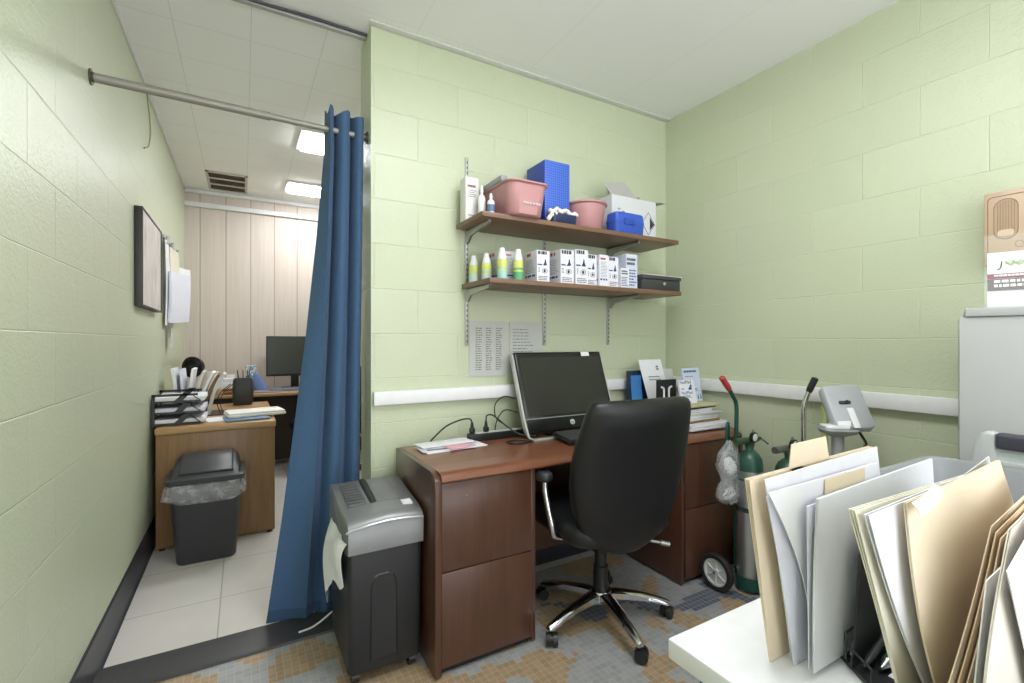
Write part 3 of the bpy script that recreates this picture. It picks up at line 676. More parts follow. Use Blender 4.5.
# ------------------------------------------------------------------ cherry desk
DZ = 0.742
dk = thing('office_desk', 'cherry double-pedestal desk against the green wall under the shelves', 'desk', (1.47, 1.85, 0))
tp = [(2.095, DZ), (1.632, DZ), (1.612, DZ - .004), (1.598, DZ - .014), (1.592, DZ - .028), (1.594, DZ - .034), (1.61, DZ - .036), (2.095, DZ - .036)]
B().prism(tp, 'x', 0.622, 2.335).build('desktop', cherry_top, dk)
sp = [(2.095, .008), (2.095, DZ), (1.655, DZ), (1.625, DZ - .006), (1.601, DZ - .025), (1.596, DZ - .06), (1.598, .008)]
for x in (0.598, 2.335): B().prism(sp, 'x', x, x + .024, .0008).build('end_panel', cherry, dk)
for x in (1.012, 1.895): B().box(x, x + .02, 1.612, 2.08, .008, DZ - .036, .001).build('inner_panel', cherry, dk)
B().box(1.032, 1.895, 1.93, 1.95, .20, DZ - .036).build('modesty_panel', cherry, dk)
for x0, x1, lk in ((.624, 1.011, True), (1.917, 2.333, False)):
    B().box(x0, x1, 1.63, 2.06, .04, DZ - .036).build('pedestal', cherry, dk)
    B().box(x0, x1, 1.63, 1.65, .0, .04).build('plinth', black_plastic, dk)
    for z0, z1 in ((.03, .375), (.379, DZ - .040)):
        dr = B().box(x0 + .002, x1 - .002, 1.606, 1.628, z0, z1, .0015).build('drawer', cherry, dk)
        if z0 > .1 and lk: B().cyl((x0 + .10, 1.605, z1 - .055), (x0 + .10, 1.608, z1 - .055), .003).build('key_hole', steel, dr)
# ------------------------------------------------------------------ shredder
sh = thing('paper_shredder', 'grey-topped black paper shredder between the curtain and the desk', 'paper shredder', (0.44, 1.9, 0))
bx0, bx1, by0, by1 = 0.316, 0.582, 1.70, 2.06
def shell(zs, grow=0.0, rr=.035): return [[Vector(((bx0 + bx1) / 2 + x, (by0 + by1) / 2 + y, z)) for x, y in rrect(bx1 - bx0 + g, by1 - by0 + g, rr)] for z, g in zs]
bn = B().loft(shell([(.045, -.012), (.055, -.004), (.475, .004), (.481, .002)], 0, .02)).build('bin', M('shredder black', (38, 39, 41), 0.42, bump=0.06), sh)
rc = [(0.375, .07), (.375, .33), (.378, .365), (.388, .385), (.405, .392), (.445, .392), (.462, .385), (.472, .365), (.475, .33), (.475, .07)]
hp = [(.382, .09), (.382, .33), (.386, .358), (.394, .376), (.408, .384), (.442, .384), (.456, .376), (.464, .358), (.468, .33), (.468, .09)]
rc = [(x + .016, z) for x, z in rc]; hp = [(x + .016, z) for x, z in hp]
rim = B()
n = len(rc)
for i in range(n - 1):
    a, b_, c, e_ = rc[i], rc[i + 1], hp[i + 1], hp[i]
    rim.raw([(a[0], by0 + .001, a[1]), (b_[0], by0 + .001, b_[1]), (c[0], by0 - .0045, c[1]), (e_[0], by0 - .0045, e_[1])], [(0, 1, 2, 3)])
rim.prism([(p_[0], p_[1]) for p_ in hp], 'y', by0 - .0045, by0 + .012)
rim.build('front_panel', M('shredder panel black', (38, 39, 41), 0.38), sh)
# the head: curved front lip, sloping top
hd = B(); rings = []
for x, dz in ((bx0 - .007, -.012), (bx0 - .001, .0), ((bx0 * 3 + bx1) / 4, .010), ((bx0 + bx1) / 2, .016), ((bx0 + bx1 * 3) / 4, .014), (bx1 + .002, .006), (bx1 + .007, -.006)):
    inset = .02 if x < bx0 - .006 or x > bx1 + .006 else 0
    rings.append([Vector((x, by0 - .014 + inset, .477)), Vector((x, by0 - .016 + inset, .560 + dz)), Vector((x, by0 - .006 + inset, .578 + dz)), Vector((x, by0 + .03, .590 + dz)), Vector((x, 1.9, .616 + dz * .7)), Vector((x, by1 - .04, .636 + dz * .4)), Vector((x, by1 + .01 - inset, .626)), Vector((x, by1 + .022 - inset, .60)), Vector((x, by1 + .022 - inset, .477))])
hd.loft(rings)
SHM = Matrix.Translation((0, 1.9, .619)) @ Matrix.Rotation(math.atan(.155), 4, 'X')
ho = hd.build('head', silver_plastic, sh, smooth=50)
B().tube([(bx0 - .008, by0 - .016, .557)] + [(x, by0 - .019, .564 + dz) for x, dz in ((bx0, .0), ((bx0 * 3 + bx1) / 4, .010), ((bx0 + bx1) / 2, .016), ((bx0 + bx1 * 3) / 4, .014), (bx1, .006))], .004, 6).build('trim_line', M('pale silver', (196, 197, 199), 0.3, 0.4), ho)
B().box(bx0 + .10, bx0 + .122, -.10, .11, .004, .014, .002, mx=SHM).build('paper_slot', black_plastic, ho)
b = B()
for k in range(9): b.box(bx0 + .02, bx0 + .085, -.10 + k * .022, -.092 + k * .022, -.002, .013, .002, mx=SHM)
b.build('vent_ribs', M('dark silver', (104, 105, 107), 0.4, 0.3), ho)
B().box(.44, .53, -.10, .10, .002, .0135, .002, mx=SHM).build('control_panel', M('grey control strip', (112, 113, 116), 0.4), ho)
B().box(.525, .562, -.155, -.118, .002, .0115, mx=SHM).build('sticker', white_paper, ho)
for x in (bx0 + .03, bx1 - .03):
    for y in (by0 + .04, by1 - .04):
        B().cyl((x - .012, y, .024), (x + .012, y, .024), .0235).box(x - .016, x + .016, y - .012, y + .012, .036, .056, .003).build('caster', black_plastic, sh)
def bag_drop(u): return .12 + .07 * u + .07 * math.exp(-((u - .72) / .16) ** 2) + .012 * math.sin(17 * u)
B().grid(lambda u, w: (bx0 - .006 - .055 * max(0, math.sin(PI * (.04 + .93 * u))) ** 0.6 * (1 - math.exp(-5 * w)) * (1 - .25 * w) - .006 * math.sin(10 * u + 3 * w), 1.690 + .32 * u + .012 * math.sin(5 * w), .520 - bag_drop(u) * w * (1.25 if u > .3 else 1.15)), 32, 16, .001).build('bin_liner', white_bag, sh, smooth=60)

# ------------------------------------------------------------------ on the desk
for k, (x, y, w, dd, rz, mt, lb) in enumerate(((.82, 1.99, .30, .15, .10, white_paper, 'lowest white envelope of the mail pile on the left of the cherry desk'), (.79, 1.975, .25, .13, -.06, cool_paper, 'dark-windowed white envelope second in the mail pile'),
        (.84, 1.985, .13, .09, .22, M('pink note', (226, 176, 190), 0.7), 'pink slip showing in the mail pile on the cherry desk'), (.80, 2.02, .26, .10, .12, white_paper, 'topmost white sheet of the mail pile on the cherry desk'))):
    z = DZ + .0003 + k * .0042; mx = Matrix.Translation((x, y, z)) @ Matrix.Rotation(rz, 4, 'Z')
    if k == 2: mx = Matrix.Translation((x, y - .035, z)) @ Matrix.Rotation(rz, 4, 'Z')
    b = B().box(-w / 2, w / 2, -dd / 2, dd / 2, 0, .004, .0008)
    if k == 1: b.cur = 1; b.box(-.10, .0, -.055, -.03, .004, .0044)
    b.v = [mx @ q for q in b.v]
    solo('envelope', b, [mt, ink_grey], lb, 'mail', 'mail pile on the cherry desk')

ps = thing('power_strip', 'black power strip lying on the desk against the wall', 'power strip', (1.07, 2.06, DZ))
B().box(.935, 1.24, 2.03, 2.075, DZ, DZ + .036, .005).build('body', black_plastic, ps)
B().box(.965, 1.22, 2.034, 2.071, DZ + .036, DZ + .0375).build('label_strip', M('pale label', (196, 196, 200), 0.4), ps)
for x, nm, pts in ((.955, 'left', [(.955, 2.055, .83), (.945, 2.06, .848), (.90, 2.07, .845), (.83, 2.075, .82), (.77, 2.082, .77), (.755, 2.085, .752)]),
                   (1.03, 'right', [(1.03, 2.055, .835), (1.035, 2.055, .858), (1.07, 2.05, .855), (1.13, 2.02, .80), (1.18, 1.97, .765), (1.25, 1.95, .756)])):
    pl = thing('power_lead', 'black power cord plugged into the %s socket of the power strip' % nm, 'power cord', (x, 2.055, DZ + .038))
    B().box(x - .012, x + .012, 2.043, 2.067, DZ + .038, DZ + .062, .004).cyl((x, 2.055, DZ + .06), (x, 2.055, DZ + .092), .010, .005).build('plug', black_plastic, pl)
    B().tube(curve_pts(pts), .0038, 8).build('cord', black_plastic, pl)
solo('cable_loop', B().tube(curve_pts([(1.18, 1.93, DZ + .006), (1.12, 1.95, DZ + .005), (1.075, 1.925, DZ + .005), (1.09, 1.885, DZ + .005), (1.15, 1.88, DZ + .005), (1.20, 1.90, DZ + .005), (1.23, 1.95, DZ + .006)]), .0042, 8), black_plastic, 'coiled black cable loop lying in front of the power strip', 'cable')
solo('monitor_cable', B().tube(curve_pts([(1.20, 2.06, .93), (1.155, 2.10, .94), (1.115, 2.12, .90), (1.12, 2.12, .83), (1.17, 2.11, .79), (1.20, 2.09, .76)]), .003, 6).tube(curve_pts([(1.21, 2.05, .86), (1.16, 2.10, .87), (1.12, 2.11, .82), (1.10, 2.10, .755)]), .003, 6), black_plastic, 'thin black wires looping behind the desktop computer', 'cable')

pc = thing('desktop_computer', 'black all-in-one computer with silver side frame on the cherry desk', 'computer', (1.48, 1.99, DZ))
PB, PT = Vector((1.193, 1.94, .772)), Vector((1.193, 2.075, 1.166)); UP = (PT - PB).normalized(); W_ = .578
NB = Vector((0, UP.z, -UP.y))     # towards the wall
PM = Matrix((Vector((1, 0, 0)), NB, UP)).transposed().to_4x4(); PM.translation = PB
Ht = (PT - PB).length
B().box(.006, W_ - .006, 0, .035, 0, Ht, .010, 3, mx=PM).build('housing', M('glossy black bezel', (26, 27, 27), 0.18), pc)
B().box(.028, W_ - .028, -.0015, .004, .082, Ht - .032, mx=PM).build('screen', M('dark screen', (44, 45, 40), 0.16, Specular_IOR_Level=0.4), pc)
B().box(.006, W_ - .006, -.003, .004, .066, .071, mx=PM).build('chin_line', M('soft silver line', (150, 150, 152), 0.3, 0.5), pc)
B().box(.43, .485, -.002, .002, Ht - .028, Ht - .004, mx=PM).build('sticker', white_paper, pc)
lg = B().lathe([(.0135, -.0035), (.0135, .0), (.011, .0005)], 24, PM @ Matrix.Translation((W_ / 2 - .006, 0, .036)) @ Matrix.Rotation(PI / 2, 4, 'X') @ Matrix.Rotation(PI, 4, 'X')).build('round_badge', M('silver badge', (206, 208, 210), 0.3), pc)
text('lettering', 'hp', .017, PM @ Vector((W_ / 2 - .006, -.0042, .030)), rotmat((1, 0, 0), UP), M('badge ink', (70, 74, 82), 0.4), pc, .0006, 'CENTER')
for x in (-.002, W_ - .008):
    b = B(); pts = [(x, .012, Ht - .01), (x, .008, Ht * .6), (x, .004, Ht * .2), (x, -.004, .02)]
    pts = [PM @ Vector(p_) for p_ in pts] + [Vector((1.193 + x, 1.915, DZ + .012)), Vector((1.193 + x + (.012 if x < 0.1 else -.012), 1.885, DZ + .006))]
    cp_ = curve_pts(pts, 5); rings = []
    for i, q in enumerate(cp_):
        w = .030 if i < len(cp_) - 8 else .026
        rings.append([q + Vector((0, 0, 0)), q + Vector((.010, 0, 0)), q + Vector((.010, w * .8, -w * .25 if i < len(cp_) - 8 else 0.006)), q + Vector((0, w * .8, -w * .25 if i < len(cp_) - 8 else 0.006))])
    b.loft(rings); b.build('side_frame', M('silver frame', (206, 207, 209), 0.28, 0.5), pc)
B().box(1.20, 1.76, 1.88, 1.915, DZ, DZ + .011, .004).build('front_foot', M('silver foot', (200, 201, 204), 0.3, 0.5), pc)
B().box(1.36, 1.60, 1.98, 2.07, DZ, DZ + .02, .005).quad_slab((1.40, 2.05, DZ + .02), (1.56, 2.05, DZ + .02), (1.56, 2.06, .95), (1.40, 2.06, .95), (0, 1, 0), .012).build('rear_stand', black_plastic, pc)

kb2 = thing('computer_keyboard', 'black keyboard on the cherry desk half hidden by the office chair', 'keyboard', (1.52, 1.79, DZ))
KM = Matrix.Translation((1.30, 1.735, DZ + .002)) @ Matrix.Rotation(-0.03, 4, 'Z') @ Matrix.Rotation(.12, 4, 'X')
B().box(0, .44, 0, .155, 0, .016, .004, mx=KM).build('case', black_plastic, kb2)
kk = keys(B(), .01, .43, .012, .145, .016, 19, 6, .006); kk.v = [KM @ q for q in kk.v]; kk.build('keys', M('black keys', (74, 76, 80), 0.4), kb2)
b = B()
for x in (.03, .40): b.box(x, x + .02, .13, .142, -.0145, .002, .001, mx=KM)
b.build('feet', black_plastic, kb2)

# right end of the desk: leaning stack of folders
z = DZ + .0003
stack = [(.009, 2.02, 2.30, 1.665, 1.855, navy, 'navy folder lowest in the pile on the right of the cherry desk', .03), (.030, 2.02, 2.325, 1.65, 1.855, white_paper, 'thick white bundle just above the navy folder in the desk pile', -.02),
         (.008, 2.00, 2.315, 1.655, 1.855, cool_paper, 'pale sheet on the thick white bundle in the desk pile', .03), (.016, 2.01, 2.27, 1.67, 1.855, M('orange brown file', (176, 136, 82), 0.6), 'orange-brown file in the middle of the desk pile', .0),
         (.024, 2.01, 2.25, 1.66, 1.855, white_paper, 'white papers right above the orange-brown file', .04), (.016, 2.00, 2.26, 1.65, 1.855, grey_paper, 'grey-white papers in the upper part of the desk pile', -.03),
         (.020, 2.00, 2.21, 1.67, 1.855, white_paper, 'white papers under the dark folder near the top of the desk pile', .02), (.008, 2.01, 2.23, 1.66, 1.855, black_plastic, 'thin dark folder second from the top of the desk pile', .06),
         (.010, 2.00, 2.25, 1.66, 1.855, M('olive manila', (190, 184, 146), 0.65), 'olive manila folder on top of the desk pile', .0)]
for h, x0, x1, y0, y1, mt, lb, rz in stack:
    mx = Matrix.Translation(((x0 + x1) / 2, (y0 + y1) / 2, z)) @ Matrix.Rotation(rz, 4, 'Z'); w, dd = (x1 - x0) / 2, (y1 - y0) / 2
    b = B(); nl = max(1, int(h / .006)); rnd = random.Random(int(x0 * 1000 + h * 1e4))
    for k in range(nl):
        j, j2 = rnd.uniform(-.006, .006), rnd.uniform(-.005, .005)
        b.box(-w + j, w + j, -dd + j2, dd + j2, h * k / nl, h * (k + 1) / nl - .0004, .0012, 1, mx=mx)
    solo('folder', b, mt, lb, 'folder', 'pile of folders on the right of the desk'); z += h
TZ = z + .0005
def leaflet(x0, x1, y, z0, z1, lean, label, mt, kind):
    t = thing('leaflet', label, 'leaflet', ((x0 + x1) / 2, y, z0), 0, 'leaflets on the folder pile')
    h = z1 - z0
    B().quad_slab((x0, y, z0), (x1, y, z0), (x1, y + lean, z1), (x0, y + lean, z1), (0, 1, 0), .012).build('booklet', mt, t)
    U, V = Vector((1, 0, 0)), Vector((0, lean, h)).normalized(); w = x1 - x0; N = U.cross(V)
    off = Vector((x0, y, z0)) + N * .0002
    b = B()
    if kind == 1:
        text('lettering', 'NeilMed', w * .215, off + U * (w * .06) + V * (h * .86), rotmat(U, V), ink, t)
        text('lettering', 'NeilMed', w * .215, off + U * (w * .06) + V * (h * .40), rotmat(U, V), blue_ink, t)
        b.strokes(off + U * (w * .1) + V * (h * .60), U, V, w * .3, h * .08, 2, 3)
        b.strokes(off + U * (w * .1) + V * (h * .24), U, V, w * .75, h * .13, 3, 4, .9)
        b.sphere(off + U * (w * .68) + V * (h * .62), w * .12, 1, .05, .9, 10).sphere(off + U * (w * .74) + V * (h * .74), w * .07, 1, .05, 1.2, 10)
        b.strokes(off + U * (w * .2) + V * (h * .04), U, V, w * .6, h * .07, 2, 8)
    else:
        b.strokes(off + U * (w * .08) + V * (h * .86), U, V, w * .84, h * .09, 1, 5, 1.0, .7)
        b.strokes(off + U * (w * .15) + V * (h * .74), U, V, w * .6, h * .04, 1, 6)
        b.strokes(off + U * (w * .5) + V * (h * .30), U, V, w * .4, h * .10, 2, 9)
        for fx in (.55, .72, .88): b.quad_slab(off + U * (w * fx) + V * (h * .06), off + U * (w * (fx + .07)) + V * (h * .06), off + U * (w * (fx + .05)) + V * (h * .2), off + U * (w * (fx + .02)) + V * (h * .2), N, .0005)
    b.build('printing', blue_ink, t)
leaflet(2.045, 2.165, 1.735, TZ, TZ + .125, .025, 'white printed leaflet standing in front on the folder pile beside the chair', cool_paper, 1)
leaflet(2.135, 2.275, 1.785, TZ, TZ + .185, .03, 'taller pale blue leaflet standing behind the printed leaflet on the folder pile', M('pale blue card', (196, 206, 226), 0.5), 2)
be = thing('bookend', 'black metal bookend with two white hooks on the cherry desk', 'bookend', (2.08, 1.88, DZ))
B().box(2.0, 2.155, 1.872, 1.876, DZ, 1.005, .0).box(2.0, 2.155, 1.872, 1.925, DZ, DZ + .003).build('plate', M('black bookend metal', (40, 40, 42), 0.4), be)
b = B()
for s, cx in ((-1, 2.045), (1, 2.105)):
    b.tube(curve_pts([(cx + s * .012, 1.8705, .965), (cx - s * .008, 1.8705, .955), (cx - s * .010, 1.8705, .925), (cx - s * .010, 1.8705, .88)], 5), .006, 8)
b.build('white_hooks', white_plastic, be)
og = thing('file_organizer', 'navy blue file organizer at the back corner of the cherry desk', 'file organizer', (2.03, 2.03, DZ))
B().box(1.985, 1.991, 2.05, 2.095, DZ, 1.045).box(1.991, 2.20, 2.088, 2.095, DZ, 1.045).box(1.985, 2.20, 1.95, 2.088, DZ, DZ + .006).build('holder', navy, og)
def lean_sheet(name, x0, x1, yb, yt, z0, z1, t, mt, label, cat, skew=0.0):
    b = B().grid(lambda u, w: (x0 + (x1 - x0) * u + skew * w, yb + (yt - yb) * w + .004 * math.sin(PI * w), z0 + (z1 - z0) * w), 4, 8, -t)
    return solo(name, b, mt, label, cat)
t = NT('blue brochure print'); sep = t.n('ShaderNodeSeparateXYZ', Vector=t.obj())
t.out(Base_Color=t.ramp(t.math('MULTIPLY', sep.outputs[2], 4.0), [(0, rgb((200, 214, 232))), (.45, rgb((150, 186, 224))), (.55, rgb((72, 140, 205))), (.95, rgb((60, 120, 190)))]), Roughness=0.4)
lean_sheet('brochure', 1.975, 2.055, 2.02, 2.05, DZ + .0065, 1.02, .004, t.m, 'blue brochure standing in the navy file organizer', 'brochure')
ws_ = lean_sheet('printed_sheet', 2.075, 2.26, 1.955, 2.06, DZ + .0065, 1.11, .003, white_paper, 'tall white printed sheet leaning at the back corner of the desk', 'paper', -.03)
b = B().strokes((2.10, 2.0185, .985), (1, 0, 0), (-.08, .286, 1), .12, .035, 2, 12, .9, .3).strokes((2.175, 2.036, 1.045), (1, 0, 0), (-.08, .286, 1), .03, .03, 2, 13, .9, .6)
b.build('printing', ink_grey, ws_)
lean_sheet('white_card', 2.262, 2.345, 2.03, 2.07, DZ + .0, 1.05, .004, grey_paper, 'white card half hidden between the tall sheet and the leaflets', 'card')
# papers taped on the wall
def wall_notice(x0, x1, z0, z1, label, kind):
    t = thing('wall_notice', label, 'notice', ((x0 + x1) / 2, YB, z0), 0, 'notices taped to the green wall')
    B().box(x0, x1, YB - .004, YB - .001, z0, z1).build('sheet', M('notice paper', (196, 198, 196), 0.7), t)
    b = B(); w = x1 - x0
    if kind == 1:
        for c in range(3): b.strokes((x0 + w * (.16 + .26 * c), YB - .0041, z0 + .03), (1, 0, 0), (0, 0, 1), w * .17, z1 - z0 - .06, 19, 20 + c, 1.0, .42, word=.3)
    else:
        b.strokes((x0 + w * .1, YB - .0041, z0 + .10), (1, 0, 0), (0, 0, 1), w * .62, z1 - z0 - .13, 9, 31, 1.0, .25, word=.12)
    b.build('printing', ink_grey, t)
wall_notice(.986, 1.208, 1.042, 1.324, 'notice with three columns of type on the green wall left of the computer', 1)
wall_notice(1.218, 1.427, 1.042, 1.324, 'notice with few lines of type partly behind the computer', 2)

# ------------------------------------------------------------------ wall shelves
SX = (.972, 1.438, 1.895)
for x, nm in zip(SX, ('left', 'middle', 'right')):
    st = thing('shelf_standard', 'slotted metal shelf standard on the green wall, %s of the three' % nm, 'shelf standard', (x, YB, 1.2), 0, 'shelf standards')
    B().box(x - .008, x + .008, YB - .010, YB, 1.20, 2.14, .001).build('channel', zinc, st)
    b = B()
    for k in range(36):
        z = 1.215 + k * .0255
        b.box(x - .0025, x + .0025, YB - .0107, YB - .0095, z, z + .013)
    b.build('slots', M('dark slot', (70, 68, 64), 0.6), st)
def wall_shelf(x0, x1, yf, zt, label):
    t = thing('wall_shelf', label, 'shelf', ((x0 + x1) / 2, YB - .15, zt - .022), 0, 'wall shelves')
    B().box(x0, x1, yf, YB - .012, zt - .022, zt, .0015).build('board', shelf_wood, t)
    for i, x in enumerate((SX[0], SX[2])):
        pr_ = [(YB - .0115, zt - .022), (YB - .0115, zt - .085), (YB - .03, zt - .085), (YB - .06, zt - .056), (YB - .255, zt - .036), (YB - .262, zt - .022)]
        b = B().prism(pr_, 'x', x - .006, x - .003).prism(pr_, 'x', x + .003, x + .006).box(x - .006, x + .006, YB - .26, YB - .0115, zt - .025, zt - .022)
        b.build('bracket', zinc, t)
wall_shelf(.912, 2.155, 1.853, 1.795, 'upper brown wall shelf holding pink basins and blue boxes')
wall_shelf(.942, 2.165, 1.842, 1.503, 'lower brown wall shelf holding white cartons and spray bottles')
S1, S2 = 1.7955, 1.5035
# upper shelf
wc = thing('carton', 'tall white medicine carton at the left end of the upper shelf', 'carton', (.948, 2.07, S1))
B().box(.913, .980, 2.035, 2.10, S1, S1 + .205, .0015).build('box', M('white carton', (228, 226, 226), 0.5), wc)
b = B().strokes((.922, 2.0348, S1 + .155), (1, 0, 0), (0, 0, 1), .052, .012, 1, 41, 1.0, .9); b.build('heading', M('dark red ink', (120, 40, 50), 0.5), wc)
B().strokes((.926, 2.0348, S1 + .11), (1, 0, 0), (0, 0, 1), .045, .038, 4, 42, 1.0, .4).strokes((.926, 2.0348, S1 + .02), (1, 0, 0), (0, 0, 1), .045, .010, 1, 43, 1.0, .5).build('printing', ink_grey, wc)
def bottle(x, y, r, h, label, body, cap, stripe=None):
    t = thing('bottle', label, 'bottle', (x, y, S1), 0, 'small bottles on the upper shelf')
    mx = Matrix.Translation((x, y, S1))
    B().lathe([(r * .9, 0), (r, .004), (r, h * .6), (r * .8, h * .68), (r * .35, h * .74), (r * .35, h * .8)], 20, mx).build('body', body, t)
    B().lathe([(r * .45, h * .78), (r * .42, h * .9), (r * .25, h)], 16, mx).build('cap', cap, t)
    if stripe: B().lathe([(r * 1.01, h * .18), (r * 1.01, h * .5)], 20, mx, False).build('label_band', stripe, t)
bottle(.972, 1.985, .018, .155, 'white dropper bottle with dark spot beside the white carton', white_plastic, white_plastic)
bottle(.990, 1.925, .017, .105, 'small white bottle with blue label at the front left of the upper shelf', white_plastic, white_plastic, M('blue white label', (92, 120, 160), 0.5))
bs = thing('basin', 'rectangular pink basin overhanging the left of the upper shelf', 'basin', (1.125, 1.97, S1), 0, 'pink basins')
def basin_rings(cx, cy, w, dd, h, z0, rr):
    P = lambda w_, d_, z, r_: [Vector((cx + x, cy + y, z)) for x, y in rrect(w_, d_, r_, 8)]
    return [P(w * .72, dd * .76, z0, rr * .8), P(w * .80, dd * .82, z0 + .006, rr), P(w * .92, dd * .93, z0 + h * .93, rr), P(w, dd, z0 + h * .96, rr * 1.1), P(w * 1.01, dd * 1.005, z0 + h * .985, rr * 1.1), P(w, dd, z0 + h, rr * 1.1),
            P(w * .90, dd * .91, z0 + h * .985, rr), P(w * .77, dd * .79, z0 + .012, rr)]
B().loft(basin_rings(1.128, 1.968, .228, .352, .148, S1, .05)).build('tub', pink, bs, smooth=50)
text('lettering', 'MEDICAL ACTION', .0135, Vector((1.095, 1.8125, S1 + .048)), rotmat((1, 0, 0), (0, -.13, 1)), white_plastic, bs, .0012, sx=.85)
gt = B().box(-.017, .017, -.12, .12, 0, .030, .006, 3); mxg = Matrix.Translation((1.030, 1.985, S1 + .1505)) @ Matrix.Rotation(-.02, 4, 'Z'); gt.v = [mxg @ q for q in gt.v]
go = solo('grey_handset', gt, mid_grey, 'grey bar-shaped device lying along the rim of the rectangular basin', 'device')
rp = B().lathe([(.011, 0), (.011, .10)], 16, Matrix.Translation((1.175, 1.86, S1 + .085)) @ Matrix.Rotation(-.45, 4, 'Y') @ Matrix.Rotation(-.35, 4, 'X')).lathe([(.0125, .072), (.013, .1)], 16, Matrix.Translation((1.175, 1.86, S1 + .085)) @ Matrix.Rotation(-.45, 4, 'Y') @ Matrix.Rotation(-.35, 4, 'X'))
solo('white_tube', rp, white_plastic, 'white tube poking out of the rectangular pink basin', 'tube')
bb = thing('blue_carton', 'tall blue checked carton standing on the upper shelf', 'carton', (1.372, 2.02, S1))
t = NT('blue check'); o = t.obj(); sep = t.n('ShaderNodeSeparateXYZ', Vector=o)
def ln(s, p): 
    f = t.math('FRACT', t.math('DIVIDE', s, p)); return t.math('LESS_THAN', f, 0.18)
g = t.math('MAXIMUM', t.math('MAXIMUM', ln(sep.outputs[0], .0125), ln(sep.outputs[2], .0125)), t.math('MULTIPLY', ln(sep.outputs[1], .0125), 1.0))
t.out(Base_Color=t.mix(g, rgb((78, 116, 214)), rgb((36, 64, 158))), Roughness=0.45)
B().box(1.298, 1.452, 1.94, 2.115, S1, S1 + .330, .006, 2).build('box', t.m, bb)
nt = thing('navy_tray', 'low navy tray of white cotton balls in front of the blue carton', 'tray', (1.38, 1.89, S1))
rbody(B(), 1.365, 1.892, [(S1, .13, .055), (S1 + .004, .14, .062), (S1 + .045, .15, .07), (S1 + .045, .142, .062), (S1 + .012, .13, .054)], .015).build('tray', navy, nt)
b = B(); rnd = random.Random(3)
for k in range(34):
    x = 1.297 + .14 * (k % 12) / 11 + rnd.uniform(-.005, .005); y = 1.872 + .016 * (k // 12) + rnd.uniform(-.004, .004); z = S1 + .050 + rnd.uniform(-.008, .018)
    b.sphere((x, y, z), rnd.uniform(.010, .015), 1, 1, .85, 8)
for k in range(5): b.sphere((1.272 + .008 * k, 1.868 + .004 * (k % 2), S1 + .014 + .010 * k), .012, 1, 1, .9, 8)
co = b.build('cotton_balls', M('white cotton', (230, 226, 222), 0.9, bump=.4), nt); co['kind'] = 'stuff'
b2 = thing('basin', 'round pink basin in the middle of the upper shelf', 'basin', (1.585, 1.985, S1), 0, 'pink basins')
P_ = [(.080, 0), (.086, .004), (.107, .137), (.117, .141), (.118, .147), (.115, .150), (.105, .148), (.082, .012)]
B().lathe(P_, 40, Matrix.Translation((1.585, 1.985, S1))).build('tub', pink, b2, smooth=50)
bc = thing('plastic_case', 'bright blue plastic case in front of the open white box', 'case', (1.78, 1.9, S1))
rbody(B(), 1.795, 1.903, [(S1, .19, .08), (S1 + .004, .198, .086), (S1 + .058, .206, .09), (S1 + .062, .21, .094), (S1 + .068, .206, .09), (S1 + .104, .198, .084), (S1 + .110, .185, .072)], .018).build('shell', blue_card, bc)
B().box(1.745, 1.82, 1.852, 1.862, S1 + .045, S1 + .078, .003).build('latch', M('deep blue plastic', (40, 70, 166), 0.4), bc)
ob = thing('open_box', 'white cardboard box with raised flaps at the right of the upper shelf', 'box', (1.91, 2.05, S1))
wcard = M('white cardboard', (214, 215, 220), 0.6); gcard = M('grey inner cardboard', (176, 174, 172), 0.7)
X0, X1, Y0_, Y1_, Z1 = 1.758, 2.095, 1.968, 2.135, S1 + .235
b = B(); th = .004
b.box(X0, X1, Y0_, Y0_ + th, S1, Z1).box(X0, X1, Y1_ - th, Y1_, S1, Z1).box(X0, X0 + th, Y0_ + th, Y1_ - th, S1, Z1).box(X1 - th, X1, Y0_ + th, Y1_ - th, S1, Z1).box(X0 + th, X1 - th, Y0_ + th, Y1_ - th, S1, S1 + th)
b.build('box_walls', wcard, ob)
B().quad_slab((X0, Y0_, Z1), (X0 + .19, Y0_, Z1), (X0 + .135, Y0_ + .05, Z1 + .105), (X0 - .03, Y0_ + .035, Z1 + .065), (0, .3, -1), .003).build('flap', gcard, ob)
B().quad_slab((X1, Y0_, Z1), (X1, Y1_ - .01, Z1), (X1 + .095, Y1_ - .02, Z1 + .02), (X1 + .10, Y0_ + .01, Z1 + .012), (0, 0, 1), .003).build('flap', gcard, ob)
B().quad_slab((X0 + .16, Y1_, Z1), (X1, Y1_, Z1), (X1 - .01, Y1_ - .05, Z1 + .06), (X0 + .20, Y1_ - .05, Z1 + .05), (0, 1, .3), .003).build('flap', gcard, ob)
b = B(); cx, cz, rr = 2.035, S1 + .105, .05; yy = Y0_ - .0006
dm = [(cx, cz + rr * 1.3), (cx + rr, cz), (cx, cz - rr * 1.3), (cx - rr, cz)]
for i in range(4):
    a, c = Vector((dm[i][0], yy, dm[i][1])), Vector((dm[(i + 1) % 4][0], yy, dm[(i + 1) % 4][1])); b.tube([a, c], .0014, 4)
b.prism([(cx + .012, cz + rr * .75), (cx + rr * .93, cz), (cx + .012, cz - rr * .75)], 'y', yy - .0004, yy + .0006)
b.tube([(1.84 + .012 * math.cos(a), yy, S1 + .14 + .012 * math.sin(a)) for a in [2 * PI * k / 16 for k in range(17)]], .002, 4)
b.strokes((1.80, yy, S1 + .155), (1, 0, 0), (0, 0, 1), .03, .012, 2, 50)
b.build('printed_marks', ink, ob)

